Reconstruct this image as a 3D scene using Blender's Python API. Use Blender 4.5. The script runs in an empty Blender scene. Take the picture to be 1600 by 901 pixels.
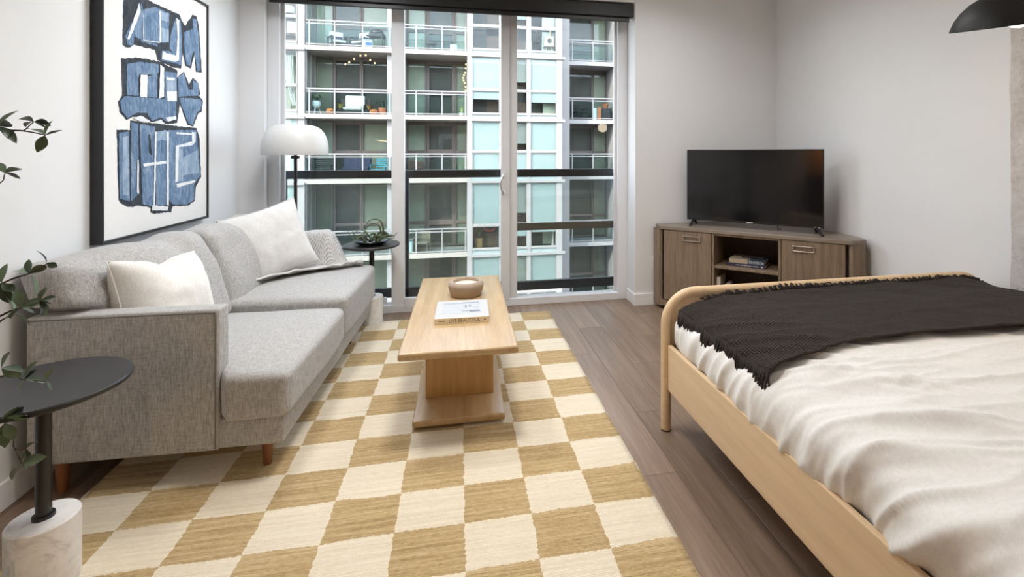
import bpy, bmesh, math, random
from mathutils import Vector, Matrix, Euler, Quaternion, noise
from mathutils.geometry import tessellate_polygon
random.seed(11)
PI = math.pi
SC = bpy.context.scene
COL = SC.collection

# ------------------------------------------------------------------ camera, sky, sun, lamps, exposure
cam_d = bpy.data.cameras.new('camera')
cam = bpy.data.objects.new('camera', cam_d)
COL.objects.link(cam)
cam.location = (0.0, 0.0, 1.30)
cam.rotation_euler = (PI / 2, 0, -math.radians(11.38))
cam_d.sensor_width = 36.0
cam_d.lens = 36.0 * 770.0 / 1600.0
cam_d.shift_x = -(872.0 - 800.0) / 1600.0
cam_d.shift_y = -(450.5 - 240.0) / 1600.0
cam_d.clip_start = 0.05
cam_d.clip_end = 300
SC.camera = cam

SC.view_settings.view_transform = 'Standard'
SC.view_settings.look = 'None'
SC.view_settings.gamma = 1.0
SC.view_settings.use_curve_mapping = False
SC.view_settings.exposure = 0.16
SC.cycles.transparent_max_bounces = 20
SC.cycles.max_bounces = 10
SC.cycles.diffuse_bounces = 6
SC.cycles.sample_clamp_indirect = 6.0
SC.cycles.caustics_reflective = False
SC.cycles.caustics_refractive = False

world = bpy.data.worlds.new('sky')
SC.world = world
world.use_nodes = True
wn = world.node_tree
wn.nodes.clear()
sky = wn.nodes.new('ShaderNodeTexSky')
sky.sky_type = 'NISHITA'
sky.sun_disc = False
sky.sun_elevation = math.radians(48)
sky.sun_rotation = math.radians(-115)
bg = wn.nodes.new('ShaderNodeBackground')
bg.inputs['Strength'].default_value = 1.6
wo = wn.nodes.new('ShaderNodeOutputWorld')
hs = wn.nodes.new('ShaderNodeHueSaturation')
hs.inputs['Saturation'].default_value = 0.42
wn.links.new(sky.outputs[0], hs.inputs['Color'])
wn.links.new(hs.outputs[0], bg.inputs['Color'])
wn.links.new(bg.outputs[0], wo.inputs['Surface'])

sun_d = bpy.data.lights.new('sun', 'SUN')
sun_d.energy = 5.0
sun_d.angle = math.radians(0.6)
sun_d.color = (1.0, 0.93, 0.82)
sun = bpy.data.objects.new('sun', sun_d)
COL.objects.link(sun)
# light travels towards +x, +y and down: it rakes the building opposite and never enters this room
sun.rotation_euler = Vector((0.64, 0.54, -0.56)).to_track_quat('-Z', 'Y').to_euler()

def area(name, loc, size, power, color, rot=(0, 0, 0), shape='DISK', size_y=None, spread=PI):
    d = bpy.data.lights.new(name, 'AREA')
    d.shape = shape
    d.size = size
    if size_y:
        d.size_y = size_y
    d.energy = power
    d.color = color
    d.spread = spread
    o = bpy.data.objects.new(name, d)
    o.location = loc
    o.rotation_euler = rot
    COL.objects.link(o)
    return o

CEIL = 2.92
WARM = (1.0, 0.965, 0.915)
NEUT = (0.95, 0.97, 1.0)
FILL_LAMPS = [(0.10, 2.15, 25, WARM, 0.5, 150), (-0.80, 3.15, 20, NEUT, 0.5, 150), (1.75, 0.30, 3, WARM, 0.9, 120), (0.4, -1.6, 4, WARM, 0.9, 120), (1.45, 2.95, 12, NEUT, 0.9, 150)]  # unseen lamps added overhead to fill the room with light
for i, (lx, ly, pw, colr, sz, beam) in enumerate(FILL_LAMPS):
    area('ceiling_fill_light', (lx, ly, CEIL - 0.105), sz, pw, colr, spread=math.radians(beam))
# sky portal in the window opening (sampling aid only, gives no light of its own)
po = area('window_portal', (0.0, 4.40, 1.30), 3.0, 1.0, (1, 1, 1), (PI / 2, 0, 0), 'RECTANGLE', 2.6)
po.data.cycles.is_portal = True

# ------------------------------------------------------------------ materials
MATS = {}

class NB:
    def __init__(s, name):
        s.m = bpy.data.materials.new(name)
        s.m.use_nodes = True
        s.t = s.m.node_tree
        s.t.nodes.clear()
        s.out = s.n('ShaderNodeOutputMaterial')

    def n(s, typ, **kw):
        nd = s.t.nodes.new(typ)
        for k, v in kw.items():
            setattr(nd, k, v)
        return nd

    def l(s, a, b):
        s.t.links.new(a, b)

    def val(s, sock, v):
        if hasattr(v, 'is_linked') or isinstance(v, bpy.types.NodeSocket):
            s.l(v, sock)
        else:
            sock.default_value = v

    def coords(s, scale=(1, 1, 1), loc=(0, 0, 0), rot=(0, 0, 0), rnd=0.0, kind='Object'):
        tc = s.n('ShaderNodeTexCoord')
        v = tc.outputs[kind]
        if rnd:
            oi = s.n('ShaderNodeObjectInfo')
            mu = s.math('MULTIPLY', oi.outputs['Random'], rnd)
            cb = s.n('ShaderNodeCombineXYZ')
            for i in range(3):
                s.l(mu, cb.inputs[i])
            ad = s.n('ShaderNodeVectorMath', operation='ADD')
            s.l(v, ad.inputs[0])
            s.l(cb.outputs[0], ad.inputs[1])
            v = ad.outputs[0]
        mp = s.n('ShaderNodeMapping')
        mp.inputs['Scale'].default_value = scale
        mp.inputs['Location'].default_value = loc
        mp.inputs['Rotation'].default_value = rot
        s.l(v, mp.inputs['Vector'])
        return mp.outputs[0]

    def noise(s, vec, scale=1.0, detail=4, rough=.55, dist=0.0):
        nd = s.n('ShaderNodeTexNoise')
        nd.inputs['Scale'].default_value = scale
        nd.inputs['Detail'].default_value = detail
        nd.inputs['Roughness'].default_value = rough
        nd.inputs['Distortion'].default_value = dist
        s.l(vec, nd.inputs['Vector'])
        return nd.outputs[0]

    def ramp(s, fac, stops, interp='LINEAR'):
        r = s.n('ShaderNodeValToRGB')
        r.color_ramp.interpolation = interp
        e = r.color_ramp.elements
        while len(e) < len(stops):
            e.new(.5)
        for i, (p, c) in enumerate(stops):
            e[i].position = p
            e[i].color = (*c, 1)
        s.l(fac, r.inputs[0])
        return r.outputs[0]

    def math(s, op, a, b=None, c=None, clamp=False):
        nd = s.n('ShaderNodeMath', operation=op)
        nd.use_clamp = clamp
        for i, v in enumerate((a, b, c)):
            if v is None:
                continue
            s.val(nd.inputs[i], v)
        return nd.outputs[0]

    def mix(s, fac, a, b, mode='MIX'):
        nd = s.n('ShaderNodeMix', data_type='RGBA', blend_type=mode)
        s.val(nd.inputs[0], fac)
        s.val(nd.inputs[6], a if not isinstance(a, tuple) else (*a, 1))
        s.val(nd.inputs[7], b if not isinstance(b, tuple) else (*b, 1))
        return nd.outputs[2]

    def bump(s, h, strength=.3, dist=.01):
        b = s.n('ShaderNodeBump')
        b.inputs['Strength'].default_value = strength
        b.inputs['Distance'].default_value = dist
        s.l(h, b.inputs['Height'])
        return b.outputs[0]

    def bsdf(s, color, rough=.5, metal=0., spec=.5, normal=None, coat=0., sheen=0.):
        p = s.n('ShaderNodeBsdfPrincipled')
        s.val(p.inputs['Base Color'], (*color, 1) if isinstance(color, tuple) else color)
        s.val(p.inputs['Roughness'], rough)
        p.inputs['Metallic'].default_value = metal
        p.inputs['Specular IOR Level'].default_value = spec
        p.inputs['Coat Weight'].default_value = coat
        p.inputs['Coat Roughness'].default_value = .06
        p.inputs['Sheen Weight'].default_value = sheen
        if normal:
            s.l(normal, p.inputs['Normal'])
        s.l(p.outputs[0], s.out.inputs['Surface'])
        return s.m

def plain(name, color, rough=.5, metal=0., spec=.5, var=.06, scale=14., bump=0., coat=0., sheen=0.):
    if name in MATS:
        return MATS[name]
    b = NB(name)
    c = b.coords()
    nz = b.noise(c, scale, 5)
    lo = tuple(max(0, x * (1 - var)) for x in color)
    hi = tuple(min(1, x * (1 + var)) for x in color)
    colr = b.ramp(nz, [(.3, lo), (.7, hi)])
    nrm = b.bump(nz, bump, .01) if bump else None
    MATS[name] = b.bsdf(colr, rough, metal, spec, nrm, coat, sheen)
    return MATS[name]

def wood(name, c1, c2, scale, rough=.45, rnd=3.0, fine=(1, 1, 1), bump=.06, coat=0., spec=.4, tint=None):
    b = NB(name)
    v = b.coords(scale, rnd=rnd)
    n1 = b.noise(v, 1.0, 7, .62, .6)
    f = b.coords(fine, rnd=rnd)
    n2 = b.noise(f, 1.0, 3, .6)
    k = b.math('ADD', b.math('MULTIPLY', n1, .68), b.math('MULTIPLY', n2, .32))
    colr = b.ramp(k, [(.33, c1), (.5, tuple((a + d) / 2 for a, d in zip(c1, c2))), (.66, c2)])
    if tint:
        oi = b.n('ShaderNodeObjectInfo')
        k2 = b.math('MULTIPLY_ADD', oi.outputs['Random'], tint, 1 - tint / 2)
        hsv = b.n('ShaderNodeHueSaturation')
        b.l(k2, hsv.inputs['Value'])
        b.l(colr, hsv.inputs['Color'])
        colr = hsv.outputs[0]
    MATS[name] = b.bsdf(colr, rough, 0, spec, b.bump(k, bump, .004), coat)
    return MATS[name]

def fabric(name, c1, c2, s1=(160, 160, 22), s2=(160, 22, 160), s3=(22, 160, 160), rough=.9, bump=.25, lo=.36, hi=.64, sheen=.15):
    b = NB(name)
    k = None
    for sc_, w in ((s1, .5), (s2, .25), (s3, .25)):
        n = b.math('MULTIPLY', b.noise(b.coords(sc_, rnd=2.0), 1.0, 2, .6), w)
        k = n if k is None else b.math('ADD', k, n)
    colr = b.ramp(k, [(lo, c1), (hi, c2)])
    MATS[name] = b.bsdf(colr, rough, 0, .2, b.bump(k, bump, .003), 0, sheen)
    return MATS[name]

def glass(name, tint=(.96, .98, .97), refl=1.0, haze=0.0, hazecol=(.6, .7, .75)):
    b = NB(name)
    tr = b.n('ShaderNodeBsdfTransparent')
    tr.inputs[0].default_value = (*tint, 1)
    gl = b.n('ShaderNodeBsdfGlossy')
    gl.inputs['Roughness'].default_value = .01
    gl.inputs['Color'].default_value = (.95, .97, 1, 1)
    fr = b.n('ShaderNodeFresnel')
    fr.inputs[0].default_value = 1.45
    mx = b.n('ShaderNodeMixShader')
    b.l(b.math('MULTIPLY', fr.outputs[0], refl, clamp=True), mx.inputs[0])
    b.l(tr.outputs[0], mx.inputs[1])
    b.l(gl.outputs[0], mx.inputs[2])
    sh = mx.outputs[0]
    if haze:
        df = b.n('ShaderNodeBsdfDiffuse')
        df.inputs[0].default_value = (*hazecol, 1)
        m2 = b.n('ShaderNodeMixShader')
        m2.inputs[0].default_value = haze
        b.l(sh, m2.inputs[1])
        b.l(df.outputs[0], m2.inputs[2])
        sh = m2.outputs[0]
    b.l(sh, b.out.inputs['Surface'])
    MATS[name] = b.m
    return b.m

def emit(name, color, strength):
    b = NB(name)
    e = b.n('ShaderNodeEmission')
    e.inputs[0].default_value = (*color, 1)
    e.inputs[1].default_value = strength
    b.l(e.outputs[0], b.out.inputs['Surface'])
    MATS[name] = b.m
    return b.m

WALL = plain('white_wall_paint', (.735, .74, .75), .7, var=.012, scale=3, spec=.25)
CEILM = plain('ceiling_paint', (.82, .82, .80), .8, var=.01, scale=3)
TRIM = plain('white_trim_paint', (.82, .82, .82), .4, var=.01)
FRAME = plain('white_vinyl', (.74, .75, .77), .35, var=.01)
FRAME2 = plain('greyish_vinyl', (.62, .62, .63), .4, var=.015)
BLACKM = plain('black_metal', (.012, .012, .014), .35, var=.1, spec=.5)
GREENM = plain('dark_green_metal', (.006, .02, .018), .35, var=.1)
BRONZE = plain('bronze_bar', (.11, .095, .075), .45, var=.08)
BLIND = plain('black_blind_cassette', (.010, .010, .011), .45, var=.08)
SOFA = fabric('grey_linen', (.255, .246, .236), (.53, .52, .508), (260, 260, 30), (260, 30, 260), (30, 260, 260))
PIPING = plain('grey_piping', (.20, .19, .18), .9)
PILLOW = fabric('cream_pillow_cloth', (.66, .64, .60), (.82, .80, .77), (220, 220, 60), (220, 60, 220), (60, 220, 220), bump=.3)
PILLOW2 = fabric('pale_grey_pillow_cloth', (.58, .575, .565), (.76, .755, .74), (260, 260, 70), (260, 70, 260), (70, 260, 260), bump=.3)
LEGW = wood('walnut_leg', (.13, .045, .015), (.27, .11, .04), (30, 30, 4), .35)
OAK = wood('honey_oak', (.40, .265, .13), (.56, .40, .22), (26, 1.6, 26), .27, fine=(240, 9, 240), bump=.04, spec=.6)
OAKV = wood('honey_oak_upright', (.40, .235, .085), (.56, .35, .145), (26, 26, 1.6), .4, fine=(240, 240, 9), bump=.05, spec=.4)
ASH = wood('pale_ash', (.62, .44, .26), (.74, .56, .36), (16, 16, 16), .42, fine=(60, 8, 60), bump=.02, spec=.4)
ASHR = wood('pale_ash_rail', (.60, .43, .26), (.73, .55, .36), (20, 1.0, 20), .42, fine=(200, 8, 200), bump=.03, spec=.4)
CABW = wood('brown_cabinet_wood', (.155, .108, .070), (.31, .23, .16), (34, 34, 2.0), .5, fine=(180, 180, 10), bump=.08, spec=.35)
CABH = wood('brown_cabinet_top_wood', (.17, .135, .105), (.31, .255, .205), (2.0, 34, 34), .38, fine=(10, 180, 180), bump=.05, spec=.5)
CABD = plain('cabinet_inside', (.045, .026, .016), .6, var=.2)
SILVER = plain('brushed_silver', (.62, .60, .56), .32, metal=1, var=.04)
TVB = plain('black_plastic', (.012, .012, .013), .35, var=.05)
TVS = plain('tv_screen_glass', (.006, .006, .007), .09, var=.05, spec=.55)
MARBLE_B = NB('white_marble')
_v = MARBLE_B.coords((1, 1, 1), rnd=4)
_n = MARBLE_B.noise(_v, 9, 8, .7, 2.2)
MARBLE = MARBLE_B.bsdf(MARBLE_B.ramp(_n, [(.32, (.60, .58, .56)), (.48, (.80, .79, .78)), (.7, (.86, .85, .84))]), .3, 0, .5)
TABLEB = plain('matte_black_tabletop', (.026, .025, .025), .38, var=.06, scale=40, spec=.45)
POLEB = plain('dark_bronze_pole', (.020, .015, .012), .35, var=.1)
SHADE = plain('white_lamp_shade', (.62, .62, .61), .45, var=.02)
BEDLINEN = fabric('white_bed_linen', (.71, .70, .685), (.785, .775, .762), (90, 90, 90), (200, 200, 40), (40, 200, 200), bump=.08, sheen=.1)
CANDLE = plain('taupe_ceramic', (.36, .27, .20), .65, var=.05, scale=30)
WAX = plain('cream_wax', (.80, .72, .58), .45, var=.04)
PAPER = plain('book_paper', (.80, .76, .68), .7, var=.03)
COVERW = plain('white_book_cover', (.52, .51, .50), .35, var=.02)
SPINE = plain('cream_book_spine', (.80, .70, .52), .5, var=.03)
INK = plain('dark_ink', (.16, .12, .08), .6)
INKB = plain('grey_blue_ink', (.20, .215, .26), .6, var=.4, scale=60)
WHITEINK = plain('white_ink', (.75, .76, .80), .6)
LEAF = plain('green_leaf', (.105, .150, .085), .45, var=.35, scale=24, spec=.4)
LEAF2 = plain('dark_green_leaf', (.055, .082, .052), .4, var=.35, scale=24, spec=.4)
AIRL = plain('air_plant_leaf', (.085, .11, .055), .5, var=.4, scale=18)
STEM = plain('brown_stem', (.06, .045, .032), .7, var=.2)
BOWL = plain('dark_glazed_bowl', (.02, .022, .022), .25, var=.1)
GLASS_W = glass('window_glass', (.97, .985, .98), .35)
GLASS_R = glass('railing_glass', (.92, .955, .955), 1.0, .07, (.50, .60, .64))  # pale diffuse haze stands in for the reflection veiling this glass
GLASS_B = glass('building_glass', (.93, .96, .95), .5)
GLASS_BR = glass('balcony_glass', (.80, .88, .88), .3)

def concrete(name, c1, c2, sc=5.0, bump=.5):
    b = NB(name)
    v = b.coords()
    n1 = b.noise(v, sc, 8, .65)
    n2 = b.noise(v, sc * 7, 5, .7)
    vo = b.n('ShaderNodeTexVoronoi')
    vo.inputs['Scale'].default_value = sc * 6
    b.l(v, vo.inputs['Vector'])
    pit = b.math('LESS_THAN', vo.outputs['Distance'], .16)
    k = b.math('ADD', b.math('MULTIPLY', n1, .6), b.math('MULTIPLY', n2, .4))
    colr = b.ramp(k, [(.35, c1), (.62, c2)])
    colr = b.mix(b.math('MULTIPLY', pit, .35), colr, tuple(x * .5 for x in c1))
    hgt = b.math('SUBTRACT', k, b.math('MULTIPLY', pit, .5))
    MATS[name] = b.bsdf(colr, .85, 0, .25, b.bump(hgt, bump, .01))
    return MATS[name]

CONC = concrete('raw_concrete', (.40, .37, .355), (.62, .59, .575))

# floor planks
FLOORW = wood('floor_plank_wood', (.150, .098, .066), (.290, .202, .145), (22, 1.3, 22), .33, rnd=7.0, fine=(160, 5, 160), bump=.07, spec=.5, tint=.28)
FLOORB = plain('floor_joint', (.07, .05, .038), .8)

# checked rug
def rug_mat():
    b = NB('checked_rug_weave')
    tc = b.n('ShaderNodeTexCoord')
    wob = b.n('ShaderNodeTexNoise')
    wob.inputs['Scale'].default_value = 7.0
    wob.inputs['Detail'].default_value = 3
    b.l(tc.outputs['Object'], wob.inputs['Vector'])
    fine = b.n('ShaderNodeTexNoise')
    fine.inputs['Scale'].default_value = 70.0
    b.l(tc.outputs['Object'], fine.inputs['Vector'])
    sp = b.n('ShaderNodeSeparateXYZ')
    b.l(tc.outputs['Object'], sp.inputs[0])
    sw = b.n('ShaderNodeSeparateXYZ')
    b.l(wob.outputs['Color'], sw.inputs[0])
    sf = b.n('ShaderNodeSeparateXYZ')
    b.l(fine.outputs['Color'], sf.inputs[0])
    def axis(i, size):
        p = b.math('ADD', sp.outputs[i], b.math('MULTIPLY', b.math('SUBTRACT', sw.outputs[i], .5), .022))
        p = b.math('ADD', p, b.math('MULTIPLY', b.math('SUBTRACT', sf.outputs[i], .5), .016))
        return b.math('FLOOR', b.math('DIVIDE', p, size))
    ck = b.math('MODULO', b.math('ADD', b.math('ADD', axis(0, .2350), axis(1, .2035)), 101.0), 2.0)
    ck = b.math('GREATER_THAN', ck, .5)
    # woven stripes run across the rug
    st = b.noise(b.coords((2.2, 70, 1)), 1.0, 4, .7)
    st2 = b.noise(b.coords((60, 240, 60)), 1.0, 2, .6)
    k = b.math('ADD', b.math('MULTIPLY', st, .62), b.math('MULTIPLY', st2, .38))
    tan = b.ramp(k, [(.34, (.31, .205, .09)), (.5, (.50, .36, .18)), (.64, (.64, .49, .285))])
    crm = b.ramp(k, [(.34, (.70, .60, .44)), (.62, (.84, .765, .62))])
    colr = b.mix(ck, tan, crm)
    wv = b.n('ShaderNodeTexWave', wave_type='BANDS', bands_direction='Y')
    wv.inputs['Scale'].default_value = 52
    wv.inputs['Distortion'].default_value = 3
    wv.inputs['Detail Scale'].default_value = 3
    b.l(tc.outputs['Object'], wv.inputs['Vector'])
    h = b.math('ADD', b.math('MULTIPLY', wv.outputs['Fac'], .5), k)
    return b.bsdf(colr, .95, 0, .12, b.bump(h, .55, .006), 0, .1)
RUG = rug_mat()

def waffle(name, c1, c2, freq=70.0, bump=.9):
    b = NB(name)
    tc = b.n('ShaderNodeTexCoord')
    sp = b.n('ShaderNodeSeparateXYZ')
    b.l(tc.outputs['UV'], sp.inputs[0])
    wob = b.noise(tc.outputs['Object'], 60, 2)
    a = b.math('SINE', b.math('MULTIPLY_ADD', sp.outputs[0], freq * 6.283, b.math('MULTIPLY', wob, 2.0)))
    c = b.math('SINE', b.math('MULTIPLY_ADD', sp.outputs[1], freq * 6.283, b.math('MULTIPLY', wob, 2.0)))
    k = b.math('MULTIPLY_ADD', b.math('MAXIMUM', a, c), .5, .5)
    colr = b.ramp(k, [(.1, c1), (.9, c2)])
    return b.bsdf(colr, .95, 0, .1, b.bump(k, bump, .006), 0, .1)
THROWB = waffle('black_waffle_knit', (.008, .006, .005), (.034, .025, .020), 92.0)
FRINGEB = plain('black_fringe_yarn', (.020, .0145, .012), .95, var=.3)
THROWG = waffle('grey_waffle_knit', (.42, .41, .395), (.70, .69, .675), 62.0, .8)

# ------------------------------------------------------------------ mesh helpers
class MB:
    def __init__(s):
        s.bm = bmesh.new()

    def box(s, x0, x1, y0, y1, z0, z1, bevel=0., seg=2, mat=None):
        r = bmesh.ops.create_cube(s.bm, size=1.0)
        vs = r['verts']
        for v in vs:
            v.co = Vector(((x0 + x1) / 2 + v.co.x * (x1 - x0), (y0 + y1) / 2 + v.co.y * (y1 - y0), (z0 + z1) / 2 + v.co.z * (z1 - z0)))
        if bevel:
            es = list({e for v in vs for e in v.link_edges})
            rb = bmesh.ops.bevel(s.bm, geom=es, offset=bevel, segments=seg, profile=.6, affect='EDGES')
            vs = list(set(rb['verts']) | {v for v in vs if v.is_valid})
        if mat is not None:
            for v in vs:
                v.co = mat @ v.co
        return s

    def prism(s, poly, z0, z1, bevel=0., seg=2):
        lo = [s.bm.verts.new((x, y, z0)) for x, y in poly]
        hi = [s.bm.verts.new((x, y, z1)) for x, y in poly]
        n = len(poly)
        fs = [s.bm.faces.new(hi), s.bm.faces.new(lo[::-1])]
        for i in range(n):
            fs.append(s.bm.faces.new((lo[i], lo[(i + 1) % n], hi[(i + 1) % n], hi[i])))
        if bevel:
            es = list({e for f in fs for e in f.edges})
            bmesh.ops.bevel(s.bm, geom=es, offset=bevel, segments=seg, profile=.6, affect='EDGES')
        return s

    def lathe(s, prof, seg=40, c=(0, 0, 0), close=False):
        rings = []
        for r, z in prof:
            if r < 1e-6:
                rings.append([s.bm.verts.new((c[0], c[1], c[2] + z))])
            else:
                rings.append([s.bm.verts.new((c[0] + r * math.cos(2 * PI * k / seg), c[1] + r * math.sin(2 * PI * k / seg), c[2] + z)) for k in range(seg)])
        for a, b in zip(rings, rings[1:]):
            if len(a) == 1 and len(b) == 1:
                continue
            for k in range(seg):
                k2 = (k + 1) % seg
                if len(a) == 1:
                    s.bm.faces.new((a[0], b[k2], b[k]))
                elif len(b) == 1:
                    s.bm.faces.new((a[k], a[k2], b[0]))
                else:
                    s.bm.faces.new((a[k], a[k2], b[k2], b[k]))
        return s

    def tube(s, pts, rad, seg=12, cap=True):
        pts = [Vector(p) for p in pts]
        n = len(pts)
        rads = rad if isinstance(rad, (list, tuple)) else [rad] * n
        up = None
        rings = []
        for i, p in enumerate(pts):
            d = (pts[min(i + 1, n - 1)] - pts[max(i - 1, 0)]).normalized()
            if up is None:
                a = Vector((0, 0, 1)) if abs(d.z) < .9 else Vector((1, 0, 0))
                u = d.cross(a).normalized()
            else:
                u = (up - d * up.dot(d)).normalized()
            up = u
            w = d.cross(u)
            rings.append([s.bm.verts.new(p + (u * math.cos(2 * PI * k / seg) + w * math.sin(2 * PI * k / seg)) * rads[i]) for k in range(seg)])
        for a, b in zip(rings, rings[1:]):
            for k in range(seg):
                k2 = (k + 1) % seg
                s.bm.faces.new((a[k], a[k2], b[k2], b[k]))
        if cap:
            s.bm.faces.new(rings[0][::-1])
            s.bm.faces.new(rings[-1])
        return s

    def cyl(s, p0, p1, r, r2=None, seg=20):
        return s.tube([p0, p1], [r, r if r2 is None else r2], seg)

    def grid(s, fn, nu, nv, uv=None):
        vs = [[s.bm.verts.new(fn(i / nu, j / nv)) for j in range(nv + 1)] for i in range(nu + 1)]
        ul = s.bm.loops.layers.uv.new('uv') if uv else None
        for i in range(nu):
            for j in range(nv):
                f = s.bm.faces.new((vs[i][j], vs[i + 1][j], vs[i + 1][j + 1], vs[i][j + 1]))
                if uv:
                    for lp, (a, c) in zip(f.loops, ((i, j), (i + 1, j), (i + 1, j + 1), (i, j + 1))):
                        lp[ul].uv = (a / nu * uv[0], c / nv * uv[1])
        return s

    def rbox(s, half, rad, n=14, fn=None):
        """rounded box centred on the origin, then moved point by point by fn(p, u, v, w)"""
        r = bmesh.ops.create_cube(s.bm, size=2.0)
        vs0 = r['verts']
        es = list({e for v in vs0 for e in v.link_edges})
        bmesh.ops.subdivide_edges(s.bm, edges=es, cuts=n, use_grid_fill=True)
        hx, hy, hz = half
        for v in s.bm.verts:
            u = v.co.copy()
            # crowd the points towards the edges so that the rounding is smooth
            cu = Vector([math.copysign(1 - (1 - abs(t)) ** 1.35, t) for t in u])
            p = Vector((cu.x * hx, cu.y * hy, cu.z * hz))
            q = Vector((max(-(hx - rad), min(hx - rad, p.x)), max(-(hy - rad), min(hy - rad, p.y)), max(-(hz - rad), min(hz - rad, p.z))))
            d = p - q
            if d.length > 1e-7:
                m = max(abs(d.x), abs(d.y), abs(d.z))
                p = q + d.normalized() * min(rad, rad if m > rad * .999 else d.length)
                p = q + d.normalized() * rad if m > rad * .98 else p
            if fn:
                p = fn(p, cu.x, cu.y, cu.z)
            v.co = p
        return s

    def build(s, name, mat, parent=None, loc=None, rot=None, smooth=None, kind=None):
        bmesh.ops.recalc_face_normals(s.bm, faces=s.bm.faces)
        me = bpy.data.meshes.new(name)
        s.bm.to_mesh(me)
        s.bm.free()
        return link(name, me, mat, parent, loc, rot, smooth, kind)

def link(name, me, mat=None, parent=None, loc=None, rot=None, smooth=None, kind=None):
    o = bpy.data.objects.new(name, me)
    COL.objects.link(o)
    if mat is not None and not me.materials:
        me.materials.append(mat)
    if parent is not None:
        o.parent = parent
    if loc is not None:
        o.location = loc
    if rot is not None:
        o.rotation_euler = rot
    if smooth is not None and smooth is not False:
        if smooth is True:
            me.polygons.foreach_set('use_smooth', [True] * len(me.polygons))
        else:
            me.polygons.foreach_set('use_smooth', [True] * len(me.polygons))
            me.set_sharp_from_angle(angle=math.radians(smooth))
    if kind:
        o['kind'] = kind
    return o

def again(o, parent=None, loc=None, rot=None, name=None):
    """a copy of one piece that shares its mesh"""
    c = o.copy()
    COL.objects.link(c)
    if parent is not None:
        c.parent = parent
    if loc is not None:
        c.location = loc
    if rot is not None:
        c.rotation_euler = rot
    if name:
        c.name = name
    return c

def copy_thing(root, loc, rz=None, label=None):
    def rec(o, p):
        c = o.copy()
        COL.objects.link(c)
        if p is not None:
            c.parent = p
        for ch in list(kids.get(o.name, [])):
            rec(ch, c)
        return c
    kids = {}
    for o in COL.objects:
        if o.parent:
            kids.setdefault(o.parent.name, []).append(o)
    r = rec(root, None)
    r.location = loc
    if rz is not None:
        r.rotation_euler = (0, 0, rz)
    if label:
        r['label'] = label
    return r

def thing(name, label, cat, loc=(0, 0, 0), rz=0., group=None):
    o = bpy.data.objects.new(name, None)
    o.empty_display_size = .1
    COL.objects.link(o)
    o.location = loc
    o.rotation_euler = (0, 0, rz)
    o['label'] = label
    o['category'] = cat
    if group:
        o['group'] = group
    return o

def tag(o, label, cat, group=None):
    o['label'] = label
    o['category'] = cat
    if group:
        o['group'] = group
    return o

def struct(name, label=None, loc=(0, 0, 0)):
    o = bpy.data.objects.new(name, None)
    COL.objects.link(o)
    o.location = loc
    o['kind'] = 'structure'
    if label:
        o['label'] = label
        o['category'] = name.split('_')[0]
    return o

def smooth_path(pts, n=8):
    P = [Vector(p) for p in pts]
    P = [P[0] * 2 - P[1]] + P + [P[-1] * 2 - P[-2]]
    out = []
    for i in range(1, len(P) - 2):
        for k in range(n):
            t = k / n
            a, b, c, d = P[i - 1], P[i], P[i + 1], P[i + 2]
            out.append(.5 * ((2 * b) + (c - a) * t + (2 * a - 5 * b + 4 * c - d) * t * t + (3 * b - a - 3 * c + d) * t ** 3))
    out.append(P[-2])
    return out

def text_mesh(body, size, xscale=1.0, depth=.0006, shear=0.):
    cu = bpy.data.curves.new('lettering', 'FONT')
    cu.body = body
    cu.size = size
    cu.align_x = 'CENTER'
    cu.align_y = 'CENTER'
    cu.extrude = depth
    cu.resolution_u = 2
    o = bpy.data.objects.new('lettering', cu)
    COL.objects.link(o)
    bpy.context.view_layer.update()
    me = bpy.data.meshes.new_from_object(o.evaluated_get(bpy.context.evaluated_depsgraph_get()))
    bpy.data.objects.remove(o)
    me.transform(Matrix.Diagonal((xscale, 1, 1, 1)))
    return me

# ------------------------------------------------------------------ room shell
XL, XR, YB, YF = -1.64, 2.84, -3.2, 4.01
fl = struct('floor', 'brown wood-look plank floor of the room')
MB().box(XL, XR, YB, 4.30, -.14, -.012).build('floor_joint_bed', FLOORB, fl)
rows = []
pw, gap = .1795, .0012
plank_meshes = {}
x = XL
r = 0
while x < XR - .01:
    w = min(pw, XR - x)
    y = YB - (0.0, .78, .31, 1.02, .55)[r % 5]
    while y < 4.24:
        a, b_ = max(y, YB), min(y + 1.22, 4.28)
        L = b_ - a
        if L > .05:
            key = (round(w, 3), round(L, 3))
            if key not in plank_meshes:
                m = MB().box(gap / 2, w - gap / 2, gap / 2, L - gap / 2, -.012, 0, bevel=.0008, seg=1)
                o = m.build('plank', FLOORW, fl, (x, a, 0))
                plank_meshes[key] = o
            else:
                again(plank_meshes[key], fl, (x, a, 0))
        y += 1.22
    x += pw
    r += 1

w_ = MB().box(XL - .16, XL, YB - .16, 4.45, -.14, CEIL).build('wall_left', WALL)
w_['kind'] = 'structure'
w_ = MB().box(XR, XR + .16, YB - .16, 4.45, -.14, CEIL).build('wall_right', WALL)
w_['kind'] = 'structure'
w_ = MB().box(XL, XR, YB - .16, YB, -.14, CEIL).build('wall_back', WALL)
w_['kind'] = 'structure'
m = MB()
m.box(XL, -1.462, 4.15, 4.45, -.14, CEIL)
m.box(1.482, XR, YF, 4.45, -.14, CEIL)
m.box(-1.462, 1.482, 4.03, 4.45, 2.60, CEIL)
m.box(-1.462, 1.482, 4.30, 4.45, -.14, -.02)
w_ = m.build('wall_far', WALL)
w_['kind'] = 'structure'
w_ = MB().box(XL - .16, XR + .16, YB - .16, 4.45, CEIL, CEIL + .15).build('ceiling', CEILM)
w_['kind'] = 'structure'
o = MB().box(XL, XL + .014, YB, 4.15, 0, .10, bevel=.003).build('baseboard_left', TRIM)
o['kind'] = 'structure'
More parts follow.
